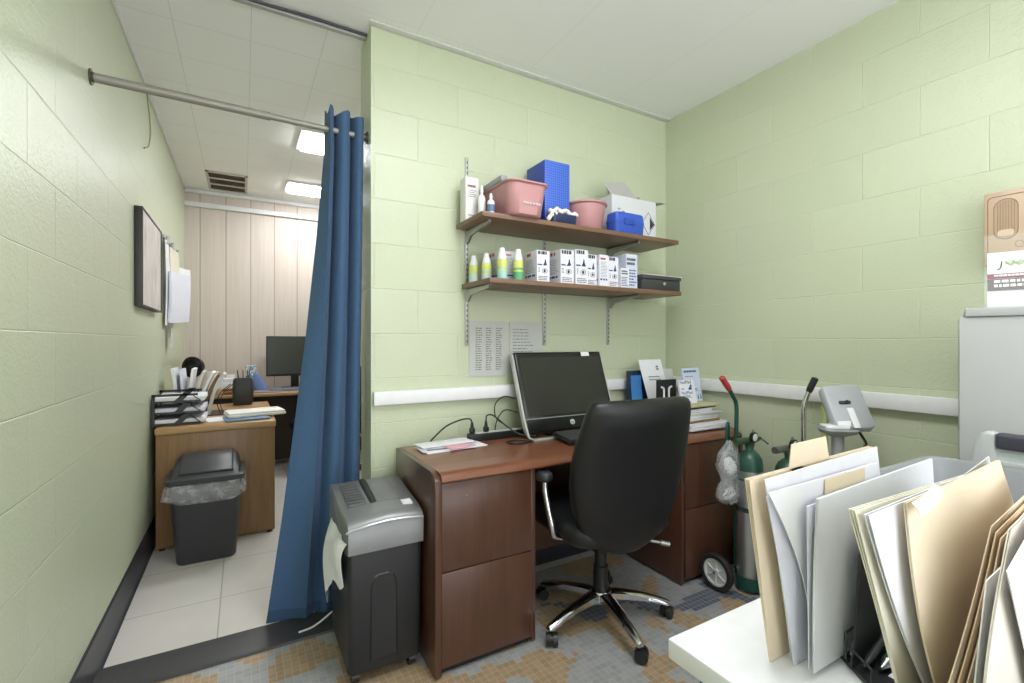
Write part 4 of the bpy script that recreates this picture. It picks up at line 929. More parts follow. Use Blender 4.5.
# lower shelf: spray bottles
yellow = M('yellow green plastic', (206, 214, 112), 0.35); greenl = M('green label print', (92, 168, 120), 0.5)
def spray(x, y, h, label, band):
    t = thing('spray_bottle', label, 'spray bottle', (x, y, S2), 0, 'spray bottles on the lower shelf'); mx = Matrix.Translation((x, y, S2)); r = .0235
    B().lathe([(r * .92, 0), (r, .003), (r, h * .58), (r * .96, h * .62), (r * .7, h * .655)], 24, mx).build('body', yellow, t)
    B().lathe([(r * 1.015, h * .03), (r * 1.015, h * .28)], 24, mx, False).lathe([(r * 1.012, h * .34), (r * 1.012, h * .40)], 24, mx, False).build('label_band', band, t)
    B().lathe([(r * .86, h * .64), (r * .84, h * .74), (r * .66, h * .82), (r * .56, h * .90), (r * .50, h * .985), (r * .42, h)], 20, mx).build('nozzle_cap', white_plastic, t)
pale_l = M('pale blue label', (186, 206, 206), 0.5)
spray(.978, 2.085, .135, 'yellow spray bottle farthest left on the lower shelf', pale_l)
spray(1.010, 2.01, .138, 'yellow spray bottle second from the left on the lower shelf', pale_l)
spray(1.038, 1.905, .148, 'yellow spray bottle with pale blue label third from the left', M('aqua label', (160, 202, 196), 0.5))
spray(1.124, 1.905, .150, 'yellow spray bottle with green label, rightmost on the lower shelf', greenl)
def carton(x0, x1, y0, y1, h, label, kind=0, mt=None, seed=0, gr='white cartons on the lower shelf', side=None):
    t = thing('carton', label, 'carton', ((x0 + x1) / 2, (y0 + y1) / 2, S2), 0, gr)
    B().box(x0, x1, y0, y1, S2, S2 + h, .001, 1).build('box', mt or M('printed white carton', (222, 222, 232), 0.45), t)
    w = x1 - x0; y = y0 - .0003; U, V = (1, 0, 0), (0, 0, 1); k = B(); c = B(); rd = B()
    if kind == 1:       # eye drop carton: heading, dark dropper, eye, small type
        k.strokes((x0 + w * .08, y, S2 + h * .84), U, V, w * .85, h * .13, 1, seed, 1.0, .8, word=.14)
        k.prism([(x0 + w * .5, S2 + h * .55), (x0 + w * .8, S2 + h * .55), (x0 + w * .72, S2 + h * .62), (x0 + w * .70, S2 + h * .70), (x0 + w * .66, S2 + h * .75), (x0 + w * .62, S2 + h * .70), (x0 + w * .58, S2 + h * .62)], 'y', y - .0004, y)
        c.strokes((x0 + w * .05, y, S2 + h * .515), U, V, w * .9, h * .05, 1, seed + 1, 1.0, .8, word=.3)
        k.tube([(x0 + w * .6 + w * .2 * math.cos(a), y, S2 + h * .36 + h * .075 * math.sin(a)) for a in [2 * PI * q / 16 for q in range(17)]], .0012, 4)
        k.sphere((x0 + w * .6, y, S2 + h * .36), w * .1, 1, .05, 1.1, 10)
        k.strokes((x0 + w * .12, y, S2 + h * .30), U, V, w * .12, h * .16, 4, seed + 2, 1.0, .5, word=.5)
        k.strokes((x0 + w * .12, y, S2 + h * .05), U, V, w * .8, h * .15, 3, seed + 3, 1.0, .45, word=.1)
    elif kind == 2:     # plain side panel: lines of small type
        rd.strokes((x0 + w * .1, y, S2 + h * .82), U, V, w * .6, h * .1, 1, seed, 1.0, .6)
        k.strokes((x0 + w * .12, y, S2 + h * .3), U, V, w * .75, h * .5, 11, seed, 1.0, .22, word=.12)
        c.strokes((x0 + w * .08, y, S2 + h * .18), U, V, w * .85, h * .07, 1, seed + 4, 1.0, .8, word=.3)
    elif kind == 3:
        k.strokes((x0 + w * .05, y, S2 + h * .66), U, V, w * .9, h * .24, 2, seed, 1.0, .6)
        c.strokes((x0 + w * .05, y, S2 + h * .08), U, V, w * .9, h * .5, 6, seed + 4, .95, .45, word=.12)
    # left side panel
    xs = x0 - .0003
    c.strokes((xs, y1 - .008, S2 + h * .16), (0, -1, 0), V, (y1 - y0) * .85, h * .08, 1, seed + 7, 1.0, .8, nrm=(-1, 0, 0), word=.2)
    k.strokes((xs, y1 - .008, S2 + h * .3), (0, -1, 0), V, (y1 - y0) * .8, h * .45, 9, seed + 8, 1.0, .22, nrm=(-1, 0, 0), word=.1)
    rd.strokes((xs, y1 - .02, S2 + h * .82), (0, -1, 0), V, (y1 - y0) * .5, h * .12, 1, seed + 9, 1.0, .8, nrm=(-1, 0, 0), word=.5)
    for bb_, nm, m_ in ((k, 'black_print', ink), (c, 'blue_print', blue_ink), (rd, 'red_print', red_ink)):
        if bb_.v: bb_.build(nm, m_, t)
carton(1.052, 1.165, 1.965, 2.09, .150, 'grey and white carton standing behind the spray bottles', 2, M('grey white carton', (198, 200, 204), 0.5), 61)
carton(1.206, 1.279, 1.87, 1.98, .150, 'white printed carton leftmost of the row right of the spray bottles', 1, None, 71)
carton(1.345, 1.425, 1.872, 1.98, .168, 'tallest-looking white printed carton second in the row on the lower shelf', 1, None, 81)
carton(1.432, 1.512, 1.868, 1.985, .176, 'white printed carton third in the row, just right of the shelf middle', 1, None, 91)
carton(1.516, 1.582, 1.885, 1.985, .162, 'white printed carton fourth in the row on the lower shelf', 1, None, 101)
carton(1.590, 1.650, 1.872, 1.975, .164, 'white carton showing its plain text side, fifth in the row', 2, None, 111)
carton(1.653, 1.722, 1.876, 1.98, .160, 'white printed carton sixth in the row, right of the plain text side', 1, None, 121)
carton(1.728, 1.785, 1.862, 1.94, .104, 'short white carton with blue type near the right of the lower shelf', 3, None, 131)
carton(1.79, 1.872, 1.89, 2.06, .190, 'taller white carton with dark heading beside the black cash box', 3, M('blue white carton', (206, 212, 232), 0.45), 141)
cb_ = thing('cash_box', 'dark grey steel cash box at the right end of the lower shelf', 'cash box', (2.03, 1.95, S2))
B().box(1.885, 2.185, 1.868, 2.07, S2, S2 + .062, .005).build('body', M('dark grey steel', (66, 66, 70), 0.4, 0.3), cb_)
B().box(1.88, 2.19, 1.863, 2.075, S2 + .0625, S2 + .084, .005).build('lid', M('dark grey steel lid', (74, 74, 78), 0.4, 0.3), cb_)
B().cyl((2.05, 1.861, S2 + .04), (2.05, 1.870, S2 + .04), .010).build('lock', chrome, cb_)
solo('paper_sheet', B().box(1.90, 2.21, 1.875, 2.08, S2 + .0845, S2 + .088, .001), white_paper, 'white papers lying on top of the dark cash box', 'paper')

# ------------------------------------------------------------------ oxygen carts and cylinders
def o2cart(x, y, label, grip_mat, tube_mat, lean, ztop, hook=True):
    t = thing('oxygen_cart', label, 'oxygen cart', (x, y, 0), 0, 'oxygen cylinder carts')
    ax = y + .075
    B().tube([(x - .14, ax, .088), (x + .125, ax, .088)], .008, 8).build('axle', steel, t)
    for s, wx in ((-1, x - .150), (1, x + .108)):
        mx = Matrix.Translation((wx, ax, .088)) @ Matrix.Rotation(-PI / 2, 4, 'Y')
        w = B().lathe([(.066, -.016), (.084, -.016), (.088, -.009), (.088, .009), (.084, .016), (.066, .016)], 36, mx, False); w.lathe([(.066, -.016), (.066, .016)], 36, mx, False)
        wo = w.build('wheel', rubber, t)
        b = B().lathe([(.066, -.012), (.066, .012), (.058, .012), (.056, .004), (.02, .004), (.018, .014), (.001, .014), (.001, -.012)], 36, mx)
        for k in range(6):
            a = PI / 3 * k; p0 = mx @ Vector((.016 * math.cos(a), .016 * math.sin(a), .007)); p1 = mx @ Vector((.06 * math.cos(a), .06 * math.sin(a), .007)); b.tube([p0, p1], .0045, 6)
        b.build('rim', M('pale grey rim', (206, 206, 208), 0.4), wo)
        B().lathe([(.007, .012), (.007, .02), (.003, .021)], 12, mx).build('axle_nut', steel, wo)
    B().lathe([(.064, .012), (.068, .014), (.068, .075), (.066, .075), (.064, .02)], 28, Matrix.Translation((x, y, 0))).build('cup', green_paint, t)
    B().tube([(x, y - .045, .015), (x + .0, y - .09, .004)], .008, 6).tube([(x, y + .06, .03), (x, ax, .088)], .008, 6).build('foot', green_paint, t)
    hx = x + .0
    lx, ly = lean
    B().tube(curve_pts([(x, ax, .088), (x, ax, .40), (x + .003, ax, ztop - .28), (x + .003, ax, ztop - .15), (x + lx * .22, ax + ly * .22, ztop - .10), (x + lx * .5, ax + ly * .5, ztop - .06)], 6), .0105, 10).build('handle_tube', tube_mat, t)
    B().tube([(x + lx * .45, ax + ly * .45, ztop - .067), (x + lx * .55, ax + ly * .55, ztop - .053), (x + lx * .97, ax + ly * .97, ztop - .004), (x + lx, ax + ly, ztop)], [.0125, .0145, .0145, .008], 12).build('grip', grip_mat, t)
    for z in (.39,): B().lathe([(.0615, z), (.0635, z), (.0635, z + .022), (.0615, z + .022)], 28, Matrix.Translation((x, y, 0)), False).build('strap', M('dark strap', (36, 56, 54), 0.6), t)
    if hook: B().tube(curve_pts([(x + .0, ax, .62), (x - .05, ax, .70), (x - .06, ax, .79), (x - .075, ax - .01, .815), (x - .10, ax - .02, .80), (x - .105, ax - .02, .68)], 6), .007, 8).build('bag_hook', green_paint, t)
    return t
def cylinder(x, y, label, valve):
    t = thing('oxygen_cylinder', label, 'oxygen cylinder', (x, y, .016), 0, 'oxygen cylinders'); mx = Matrix.Translation((x, y, 0))
    B().lathe([(.05, .016), (.0595, .024), (.0595, .588)], 32, mx).build('tank', alum, t)
    B().lathe([(.0597, .588), (.0595, .615), (.055, .645), (.042, .668), (.026, .682), (.018, .686), (.018, .71), (.012, .712)], 32, mx).build('shoulder', M('bottle green', (48, 88, 76), 0.3), t)
    B().lathe([(.0600, .54), (.0600, .552)], 32, mx, False).build('label_band', M('teal print', (60, 120, 108), 0.5), t)
    rg = B().box(x - .015, x + .015, y - .018, y + .018, .70, .735, .004); rg.cyl((x - .11, y - .0, .735), (x + .06, y, .735), .016, .014); rg.cyl((x + .06, y, .735), (x + .085, y, .735), .008)
    ro = rg.build('regulator', valve, t)
    gm = Matrix.Translation((x - .005, y - .018, .752)) @ Matrix.Rotation(PI / 2, 4, 'X')
    B().lathe([(.020, -.004), (.024, -.002), (.026, .012), (.022, .014)], 24, gm).build('gauge', black_plastic, ro)
    B().lathe([(.019, .0142), (.018, .0146)], 24, gm).build('gauge_dial', white_plastic, ro)
    B().tube([(x + .08, y, .738), (x + .12, y - .02, .705)], .004, 6).box(x + .02, x + .032, y - .004, y + .004, .748, .782, .002).build('valve_key', steel, ro)
    return t
o2cart(2.17, 1.43, 'green oxygen cart with a red grip next to the cherry desk', M('red grip', (188, 60, 58), 0.45), green_paint, (-.115, .0), 1.045)
cylinder(2.17, 1.43, 'silver oxygen cylinder with green shoulder in the red-gripped cart', M('olive green metal', (64, 92, 62), 0.35, 0.3))
ct2 = o2cart(2.165, 1.235, 'oxygen cart with chrome handle and black grip behind the folders', black_plastic, chrome, (.022, .045), 1.055, False); ct2.rotation_euler = (0, 0, -1.9)
cylinder(2.165, 1.235, 'oxygen cylinder mostly hidden behind the manila folders', M('dull chrome', (150, 150, 150), 0.3, 0.8))
# bag of tubing
bg = thing('tubing_bag', 'clear bag with white breathing mask hanging on the red-gripped cart', 'bag', (2.06, 1.475, .43))
rings = []
for k, (z, w, dd) in enumerate(((.735, .008, .006), (.715, .03, .015), (.68, .062, .028), (.62, .080, .038), (.57, .066, .034), (.545, .055, .03), (.51, .07, .036), (.47, .078, .038), (.44, .055, .028), (.428, .015, .01))):
    rings.append([Vector((2.062 + w * math.cos(a) * (1 + .12 * math.sin(5 * a + k)) + .006 * math.sin(k * 1.7), 1.468 + dd * math.sin(a) * (1 + .15 * math.sin(4 * a + 2 * k)), z + .006 * math.sin(3 * a + k))) for a in [2 * PI * q / 28 for q in range(28)]])
B().loft(rings).build('bag', clear_bag, bg, smooth=70)
B().lathe([(.001, .03), (.022, .026), (.036, .01), (.038, 0), (.034, 0), (.02, .02)], 20, Matrix.Translation((2.06, 1.465, .61)) @ Matrix.Rotation(1.3, 4, 'X') @ Matrix.Diagonal((1, 1.25, 1, 1))).build('mask', M('milky plastic', (216, 218, 222), 0.3), bg)
b = B()
for k in range(3): b.tube([(2.04 + .016 * k + .024 * math.cos(a), 1.466 + .010 * math.sin(2 * a), .475 + .02 * math.sin(a) + .006 * k) for a in [2 * PI * q / 20 for q in range(21)]], .0045, 6)
b.build('tubing', M('clear tubing', (206, 210, 214), 0.3), bg)
# ------------------------------------------------------------------ vital signs monitor on a stand
vm = thing('vital_signs_monitor', 'pale grey vital signs monitor tilted on a pole stand by the right wall', 'medical monitor', (2.08, .985, 0))
BL, BR, TL, TR = Vector((2.062, .975, .892)), Vector((2.144, .893, .881)), Vector((2.099, 1.069, 1.034)), Vector((2.204, .974, 1.024))
U = ((BR - BL) + (TR - TL)).normalized(); Vv = ((TL - BL) + (TR - BR)).normalized(); Nn = U.cross(Vv).normalized(); Vv = Nn.cross(U)
ctr = (BL + BR + TL + TR) / 4; MM = Matrix((U, Vv, Nn)).transposed().to_4x4(); MM.translation = ctr; MM = MM @ Matrix.Rotation(.16, 4, 'Z')
hw, hh = .073, .098
bm_ = B()
rr_ = lambda w, dd, z, r_: [MM @ Vector((x, y, z)) for x, y in rrect(w, dd, r_, 5)]
bm_.loft([rr_(2 * hw * .93, 2 * hh * .93, .004, .014), rr_(2 * hw, 2 * hh, -.003, .018), rr_(2 * hw, 2 * hh, -.032, .018), rr_(2 * hw * .96, 2 * hh * .96, -.040, .016)])
bm_.build('housing', M('pale blue grey plastic', (178, 181, 188), 0.4), vm, smooth=50)
B().box(-hw * .8, hw * .8, -hh * .8, hh * .8, -.042, -.0405, mx=MM).build('screen', black_plastic, vm)
b = B().box(-.03, .012, .008, .020, .003, .012, .002, mx=MM); b.box(-.008, .0, .012, .018, .012, .02, mx=MM); b.build('rear_socket', dark_plastic, vm)
B().box(-.012, .012, -.10, -.012, .004, .012, .002, mx=MM).box(-.003, .003, -.06, -.04, .012, .013, mx=MM).build('bracket_arm', white_plastic, vm)
pm = Matrix.Translation((2.066, .985, 0)) @ Matrix.Rotation(-.75, 4, 'Z')
B().loft([[pm @ Vector((x, y, z)) for x, y in rrect(w, dd, .03, 5)] for z, w, dd in ((.842, .06, .05), (.855, .12, .085), (.868, .13, .10), (.874, .125, .095))]).build('platform', mid_grey, vm)
B().box(-.055, .03, -.035, .03, .8742, .886, .003, mx=pm).quad_slab(pm @ Vector((-.01, -.03, .886)), pm @ Vector((.035, -.03, .886)), pm @ Vector((.05, .01, .91)), pm @ Vector((.0, .01, .91)), (0, 0, 1), .004).build('mount_plate', white_plastic, vm)
B().cyl((2.066, .985, .06), (2.066, .985, .85), .022).build('pole', mid_grey, vm)
B().lathe([(.03, .055), (.05, .06), (.05, .075), (.025, .085)], 20, Matrix.Translation((2.066, .985, 0))).build('base_hub', mid_grey, vm)
for k in range(5):
    a = 2 * PI * k / 5 + .3; px, py = 2.066 + .13 * math.cos(a), .985 + .13 * math.sin(a)
    lg_ = B().tube([(2.066, .985, .066), (px, py, .052)], [.016, .011], 8).build('leg', mid_grey, vm)
    B().cyl((px - .01 * math.sin(a), py + .01 * math.cos(a), .022), (px + .01 * math.sin(a), py - .01 * math.cos(a), .022), .0215).cyl((px, py, .03), (px, py, .055), .006).build('caster', black_plastic, lg_)
B().tube(curve_pts([(2.115, .93, .86), (2.135, .925, .835), (2.145, .92, .815), (2.13, .92, .80), (2.128, .925, .785), (2.14, .92, .782)], 5), .005, 8).build('coiled_lead', black_plastic, vm)

# ------------------------------------------------------------------ filing cabinet and what is on it
FCX, FCY = 1.848, .552; fr_ = math.radians(17)
e1 = Vector((math.sin(fr_), -math.cos(fr_), 0)); e2 = Vector((math.cos(fr_), math.sin(fr_), 0))
CM = Matrix((e1, e2, Vector((0, 0, 1)))).transposed().to_4x4(); CM.translation = (FCX, FCY, 0)
FH = 1.318
fc = thing('filing_cabinet', 'light grey steel filing cabinet near the right wall', 'filing cabinet', (FCX + .2, FCY - .1, 0))
B().box(.0, .38, .006, .42, .02, FH - .026, .002, mx=CM).box(.01, .37, .02, .41, 0, .022, mx=CM).build('carcass', light_grey, fc)
B().box(.012, .384, .0, .423, FH - .025, FH, .003, mx=CM).build('top', light_grey, fc)
for k in range(4):
    z0 = .05 + k * .31
    dr = B().box(.378, .392, .012, .414, z0, z0 + .302, .003, mx=CM).build('drawer', light_grey, fc)
    B().box(.391, .408, .16, .27, z0 + .22, z0 + .235, .003, mx=CM).build('handle', steel, dr)
bh = thing('brochure_holder', 'clear acrylic brochure holder on top of the filing cabinet', 'brochure holder', (1.93, .5, FH))
HM = CM @ Matrix.Translation((.055, .05, FH))
B().box(0, .23, 0, .003, .0, .105, mx=HM).box(0, .003, .003, .04, 0, .14, mx=HM).box(.227, .23, .003, .04, 0, .14, mx=HM).box(0, .23, .04, .043, 0, .22, mx=HM).box(.003, .227, .003, .04, 0, .003, mx=HM).build('acrylic_pocket', acrylic, bh)
br_ = thing('brochure', 'white brochure with burgundy band in the acrylic holder on the cabinet', 'brochure', tuple(HM @ Vector((.11, .02, .004))))
B().box(.006, .224, .018, .030, .0035, .165, mx=HM).build('booklet', M('brochure white', (226, 228, 230), 0.4), br_)
B().box(.006, .224, .0165, .018, .088, .102, mx=HM).build('burgundy_band', M('burgundy ink', (140, 56, 80), 0.5), br_)
B().box(.006, .224, .0165, .018, .052, .087, mx=HM).build('grey_band', M('warm grey ink', (104, 92, 94), 0.5), br_)
hU, hV, hN = CM.to_3x3() @ Vector((1, 0, 0)), Vector((0, 0, 1)), CM.to_3x3() @ Vector((0, -1, 0))
B().strokes(HM @ Vector((.02, .0160, .073)), hU, hV, .10, .010, 1, 151, 1, .8, nrm=hN, word=.08).strokes(HM @ Vector((.02, .0160, .060)), hU, hV, .09, .010, 1, 152, 1, .8, nrm=hN, word=.08).strokes(HM @ Vector((.02, .0160, .092)), hU, hV, .09, .007, 1, 153, 1, .8, nrm=hN, word=.05).build('white_type', white_paper, br_)
b = B()
for k in range(3): b.tube([HM @ Vector((.042 + .0035 * q, .0165, (.128 + .004 * k + .0035 * math.sin(1.3 * q + k) + .002 * math.sin(2.9 * q)))) for q in range(44)], .0008, 4)
b.build('green_heading', M('leaf green ink', (166, 192, 128), 0.5), br_)
B().tube([HM @ Vector((.036, .017, .138)), HM @ Vector((.034, .017, .120)), HM @ Vector((.030, .017, .114)), HM @ Vector((.026, .017, .116))], .0012, 5).build('dark_initial', ink, br_)

# tan dispenser on the right wall
ds = thing('wall_dispenser', 'tan plastic dispenser mounted high on the right wall', 'dispenser', (XR, .5, 1.49))
dy0, dy1, dz0, dz1 = .505, .625, 1.488, 1.748
B().box(2.31, XR, dy0, dy1, dz0, dz1, .006).build('cover', M('tan plastic', (196, 170, 144), 0.45), ds)
def rr2(cy, cz, w, h, r_): return [(cy + x, cz + y) for x, y in rrect(w, h, r_, 6)]
def outline(b, pts, x, r_): b.tube([(x, p_[0], p_[1]) for p_ in pts + pts[:1]], r_, 5)
b = B(); outline(b, rr2(.565, 1.628, .096, .205, .012), 2.3095, .0011); outline(b, rr2(.567, 1.648, .060, .140, .029), 2.3095, .0011)
outline(b, rr2(.534, 1.556, .018, .022, .0089), 2.3095, .0009)
for k in range(7): y = .546 + k * .007; b.tube([(2.3088, y, 1.592), (2.3088, y, 1.71)], .0006, 4)
b.strokes((2.3098, .612, 1.512), (0, -1, 0), (0, 0, 1), .10, .008, 1, 160, 1, .6, nrm=(-1, 0, 0), word=.03)
b.build('engraved_lines', M('brown line', (128, 100, 80), 0.5), ds)
B().prism(rr2(.567, 1.648, .058, .138, .028), 'x', 2.3092, 2.3105).build('grille_panel', M('tan grille', (180, 154, 128), 0.5), ds)
B().prism(rr2(.567, 1.600, .042, .022, .0108), 'x', 2.3075, 2.3095).build('oval_badge', M('pale oval', (216, 194, 168), 0.4), ds)

# ------------------------------------------------------------------ utility cart behind the table
uc = thing('utility_cart', 'grey plastic utility cart tub with dark-gripped handle behind the table', 'utility cart', (1.5, .25, 0))
ux0, ux1, uy0, uy1, uz = 1.29, 1.695, -.25, .571, .90
def tub(b, z0, z1):
    cx, cy, w, dd = (ux0 + ux1) / 2, (uy0 + uy1) / 2, ux1 - ux0, uy1 - uy0
    P = lambda k, z, r_=.05: [Vector((cx + x, cy + y, z)) for x, y in rrect(w - k, dd - k, r_, 6)]
    return b.loft([P(.05, z0), P(.03, z0 + .004), P(.014, z1 - .016), P(.0, z1 - .014), P(.0, z1 - .002), P(.006, z1), P(.028, z1), P(.034, z1 - .006), P(.055, z0 + .012)])
tub(B(), .77, uz).build('upper_tub', M('grey moulded plastic', (146, 148, 152), 0.5), uc, smooth=50)
tub(B(), .14, .24).build('lower_tub', M('grey moulded plastic', (146, 148, 152), 0.5), uc, smooth=50)
for x in (ux0 + .05, ux1 - .05):
    for y in (uy0 + .05, uy1 - .05):
        B().box(x - .03, x + .03, y - .03, y + .03, .14, .775, .008).build('post', mid_grey, uc)
        B().cyl((x - .014, y, .045), (x + .014, y, .045), .044).box(x - .022, x + .022, y - .02, y + .02, .05, .145, .004).build('caster', rubber, uc)
hp_ = M('pale grey handle', (184, 186, 187), 0.4)
B().prism([(.482, uz - .01), (.474, .955), (.462, .980), (.45, .986), (.432, .986), (.432, uz - .01)], 'x', 1.68, 1.715, .008, 3).prism([(-.12, uz - .01), (-.12, .986), (-.15, .98), (-.175, uz - .01)], 'x', 1.68, 1.715, .008, 3).box(1.682, 1.712, -.12, .432, uz - .002, uz + .014, .003).box(1.686, 1.708, -.12, .432, .936, .945, .002).build('handle_frame', hp_, uc)
B().box(1.676, 1.717, -.12, .432, .944, .984, .008, 3).build('handle_grip', M('dark violet grip', (62, 62, 74), 0.5), uc)
B().box(1.69, 1.704, -.12, .432, uz + .0142, .9362).build('handle_window', M('pale aqua plastic', (196, 206, 206), 0.35), uc)

# ------------------------------------------------------------------ white table with folders in the foreground
TT = .76
wt = thing('side_table', 'white table with folders standing on it in the lower right', 'table', (.9, .1, 0))
B().box(.572, 1.262, -.55, .513, TT - .031, TT, .003).build('tabletop', M('white laminate', (234, 234, 240), 0.35), wt)
for x in (.61, 1.20):
    for y in (-.5, .455): B().box(x, x + .03, y, y + .03, 0, TT - .031, .002).build('leg', black_plastic, wt)
B().box(.61, 1.23, .44, .455, TT - .075, TT - .031).build('apron', black_plastic, wt)

so = thing('file_sorter', 'black desktop file sorter holding the folders on the white table', 'file sorter', (.93, .3, TT))
B().prism([(.78, .394), (1.19, .394), (1.15, .10), (.575, .10)], 'z', TT, TT + .008, .001).build('base', M('sorter black', (40, 40, 44), 0.4), so)
for k, (y, x0, h) in enumerate(((.388, .84, .16), (.330, .728, .18), (.228, .80, .08), (.155, .72, .06), (.115, .66, .05))):
    B().prism([(x0, TT + .008), (x0 + .008, TT + .03), (x0 + .03, TT + h), (1.15, TT + h), (1.15, TT + .008)], 'y', y, y + .003).build('divider', M('sorter black', (40, 40, 44), 0.4), so)
B().tube([(.745, .345, TT + .008), (.745, .345, TT + .045), (.80, .345, TT + .05)], .0018, 6).tube([(.745, .345, TT + .03), (.715, .30, TT + .03), (.715, .30, TT + .008)], .0018, 6).build('wire_guard', M('dark wire', (70, 70, 74), 0.3, 0.5), so)
def pen(p0, p1, r, mt, tipm, label):
    t = thing('pen', label, 'pen', tuple((Vector(p0) + Vector(p1)) / 2), 0, 'pens in the file sorter')
    p0, p1 = Vector(p0), Vector(p1); d_ = (p1 - p0).normalized()
    B().tube([p0 + d_ * .018, p1 - d_ * .005, p1], [r, r, r * .6], 12).build('barrel', mt, t)
    B().tube([p0, p0 + d_ * .004, p0 + d_ * .018], [r * .25, r * .4, r * .95], 12).build('tip', tipm, t)
pen((.738, .335, TT + .022), (.86, .345, TT + .075), .006, black_plastic, steel, 'black pen with steel tip lying highest in the file sorter')
pen((.752, .305, TT + .016), (.88, .306, TT + .034), .0075, M('marker green', (40, 96, 74), 0.35), steel, 'green pen with silver tip in the file sorter')
pen((.735, .318, TT + .016), (.87, .325, TT + .05), .005, dark_plastic, dark_plastic, 'thin dark pen between the black pen and the green pen')
solo('paper_scrap', B().box(.755, .86, .255, .298, TT + .0085, TT + .0095), white_paper, 'small white slip on the base of the file sorter', 'paper')

def sheet(bl, br, tl, tr, mt, label, bow=0.0, bulge=0.0, thick=.0012, leaves=1, name='folder', cat='folder', gap=.004, tab=None, curl=0.0):
    bl, br, tl, tr = map(Vector, (bl, br, tl, tr)); b = B()
    for k in range(leaves):
        def fn(u, w, k=k):
            p = (bl * (1 - u) + br * u) * (1 - w) + (tl * (1 - u) + tr * u) * w
            p = p + Vector((bulge * math.sin(PI * w) * (1 - u), bow * math.sin(PI * w) + bow * .4 * math.sin(PI * u), 0))
            p.x += curl * (1 - w) ** 2 * (1 - u)
            p.y += gap * k * (.3 + .7 * w)
            return p
        b.grid(fn, 12, 14, thick)
    if tab:
        u0, u1, h = tab
        a, c = tl * (1 - u0) + tr * u0, tl * (1 - u1) + tr * u1
        b.quad_slab(a - Vector((0, 0, .01)), c - Vector((0, 0, .01)), c + Vector((-.012, 0, h)), a + Vector((.008, 0, h)), (0, 1, 0), .0012)
    return solo(name, b, mt, label, cat, 'folders on the white table')
Tz = TT + .001; Sz = TT + .009
sheet((.656, .400, Tz), (1.0, .400, Tz), (.606, .400, 1.029), (.955, .400, 1.036), manila, 'manila folder with raised tab leftmost in the row on the white table', leaves=3, gap=.003, tab=(.27, .60, .036))
sheet((.684, .386, Tz), (1.0, .386, Tz), (.619, .386, 1.031), (.938, .386, 1.041), white_paper, 'white folder just in front of the leftmost manila folder', bulge=.004)
sheet((.677, .379, Tz), (.98, .379, Tz), (.614, .380, 1.010), (.90, .380, 1.018), cool_paper, 'pale lavender sheet bending in front of the white folder', bulge=.004)
ls = sheet((.712, .371, Sz), (.98, .371, Sz), (.602, .370, 1.020), (.90, .370, 1.022), white_paper, 'white sheet with a cream label strip at its upper edge', bulge=.024)
B().quad_slab((.736, .3685, .996), (.855, .3685, 1.0), (.853, .3685, 1.0205), (.736, .3685, 1.0185), (0, -1, 0), .0006).build('label_strip', M('cream label', (226, 212, 184), 0.6), ls)
sheet((.676, .358, Sz), (1.0, .358, Sz), (.671, .358, .994), (1.0, .358, 1.0), cool_paper, 'narrow white divider sheet left of the large white folder')
sheet((.673, .350, Sz), (1.09, .350, Sz), (.684, .350, 1.004), (1.052, .350, 1.014), M('bluish white folder', (226, 228, 236), 0.6), 'large bluish white folder in the middle of the row', bulge=-.004, leaves=2, gap=.002)
sheet((.705, .262, Sz), (1.08, .262, Sz), (.586, .262, 1.033), (.92, .262, 1.025), M('ivory folder', (232, 228, 212), 0.6), 'ivory folder slanting right of the open gap in the sorter', bulge=.002, leaves=3, gap=.003)
sheet((.751, .250, Sz), (1.10, .250, Sz), (.589, .250, 1.031), (.90, .250, 1.035), white_paper, 'white sheet between the ivory folder and the big manila folder', bulge=-.010, leaves=2)
sheet((.80, .246, Sz), (1.10, .246, Sz), (.70, .254, 1.01), (.963, .254, 1.049), grey_paper, 'white page tip peeking above the big manila folder')
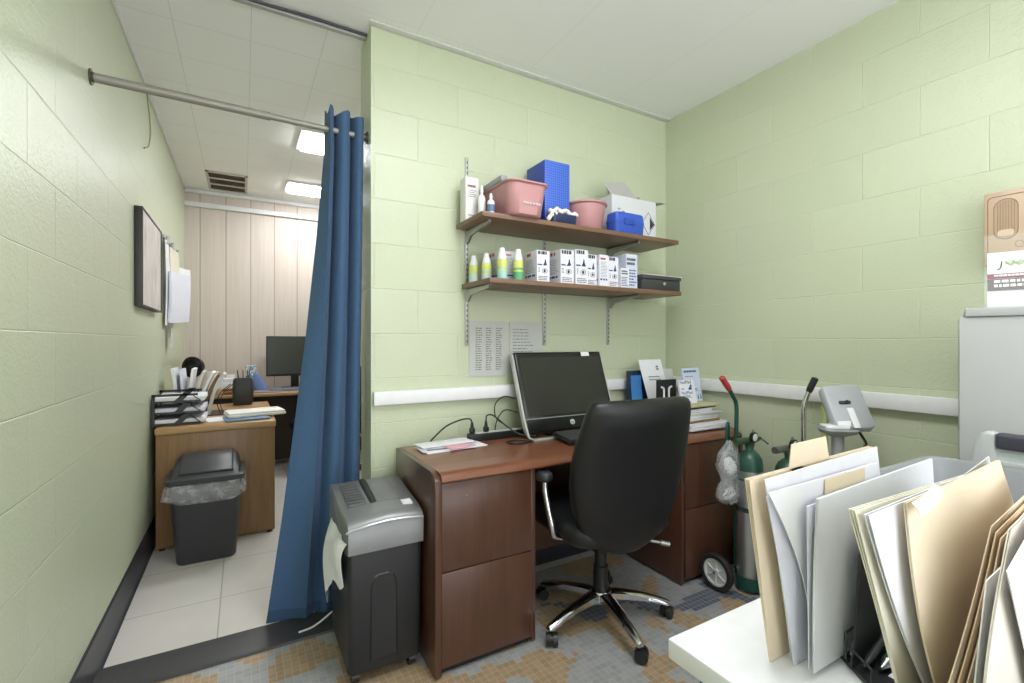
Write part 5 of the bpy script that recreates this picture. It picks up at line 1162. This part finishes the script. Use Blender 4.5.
sheet((.745, .238, Sz), (1.13, .236, Sz), (.652, .240, 1.037), (.952, .240, 1.048), manila, 'big manila folder facing front on the right of the row', bulge=-.025, bow=-.004, leaves=2, gap=.002)
cc = sheet((.632, .229, 1.020), (.70, .229, 1.038), (.648, .234, 1.040), (.705, .234, 1.054), cream_paper, 'curled cream page corner at the left of the big manila folder', bow=-.008)
for k in range(4):
    y = .205 - .004 * k
    sheet((.560 + .018 * k, y, Sz), (.93, y, Sz), (.786 + .000 * k, y, .996 - .006 * k), (1.02, y, 1.03 - .003 * k), manila_deep if k % 2 else M('worn manila card', (214, 194, 170), 0.7),
          'worn manila folder edge, %s of four right of the big manila folder' % ('first', 'second', 'third', 'fourth')[k], bulge=.018)
sheet((.633, .186, Sz), (.78, .186, Sz), (.698, .186, .961), (.80, .186, .97), white_paper, 'narrow white sheet between the worn manila edges and the grey cream folder')
sheet((.635, .175, Sz), (.762, .175, Sz), (.732, .175, 1.013), (.86, .175, 1.03), M('grey cream folder', (216, 210, 200), 0.7), 'grey cream folder nearest the camera at the right edge', leaves=2, gap=.002, bulge=-.022)
sheet((.80, .165, Sz), (.95, .165, Sz), (.677, .165, .985), (.80, .165, 1.03), white_paper, 'white pointed page leaning across the grey cream folder at the right edge', bulge=.0)
# ------------------------------------------------------------------ world, camera, exposure
w = bpy.data.worlds.new('world'); bpy.context.scene.world = w; w.use_nodes = True
w.node_tree.nodes['Background'].inputs[0].default_value = (0.96, 0.98, 1.0, 1); w.node_tree.nodes['Background'].inputs[1].default_value = 2.75
cam = bpy.data.cameras.new('camera'); co = bpy.data.objects.new('camera', cam); C.objects.link(co)
cam.sensor_width = 36; cam.lens = 470 / 1024 * 36; cam.clip_start = 0.02
co.location = (0, 0, 1.22); co.rotation_euler = (PI / 2, 0, -math.atan(269 / 470))
sc = bpy.context.scene; sc.camera = co
sc.view_settings.view_transform = 'Standard'; sc.view_settings.look = 'None'; sc.view_settings.exposure = 0.31; sc.view_settings.gamma = 1.0; sc.view_settings.use_curve_mapping = False
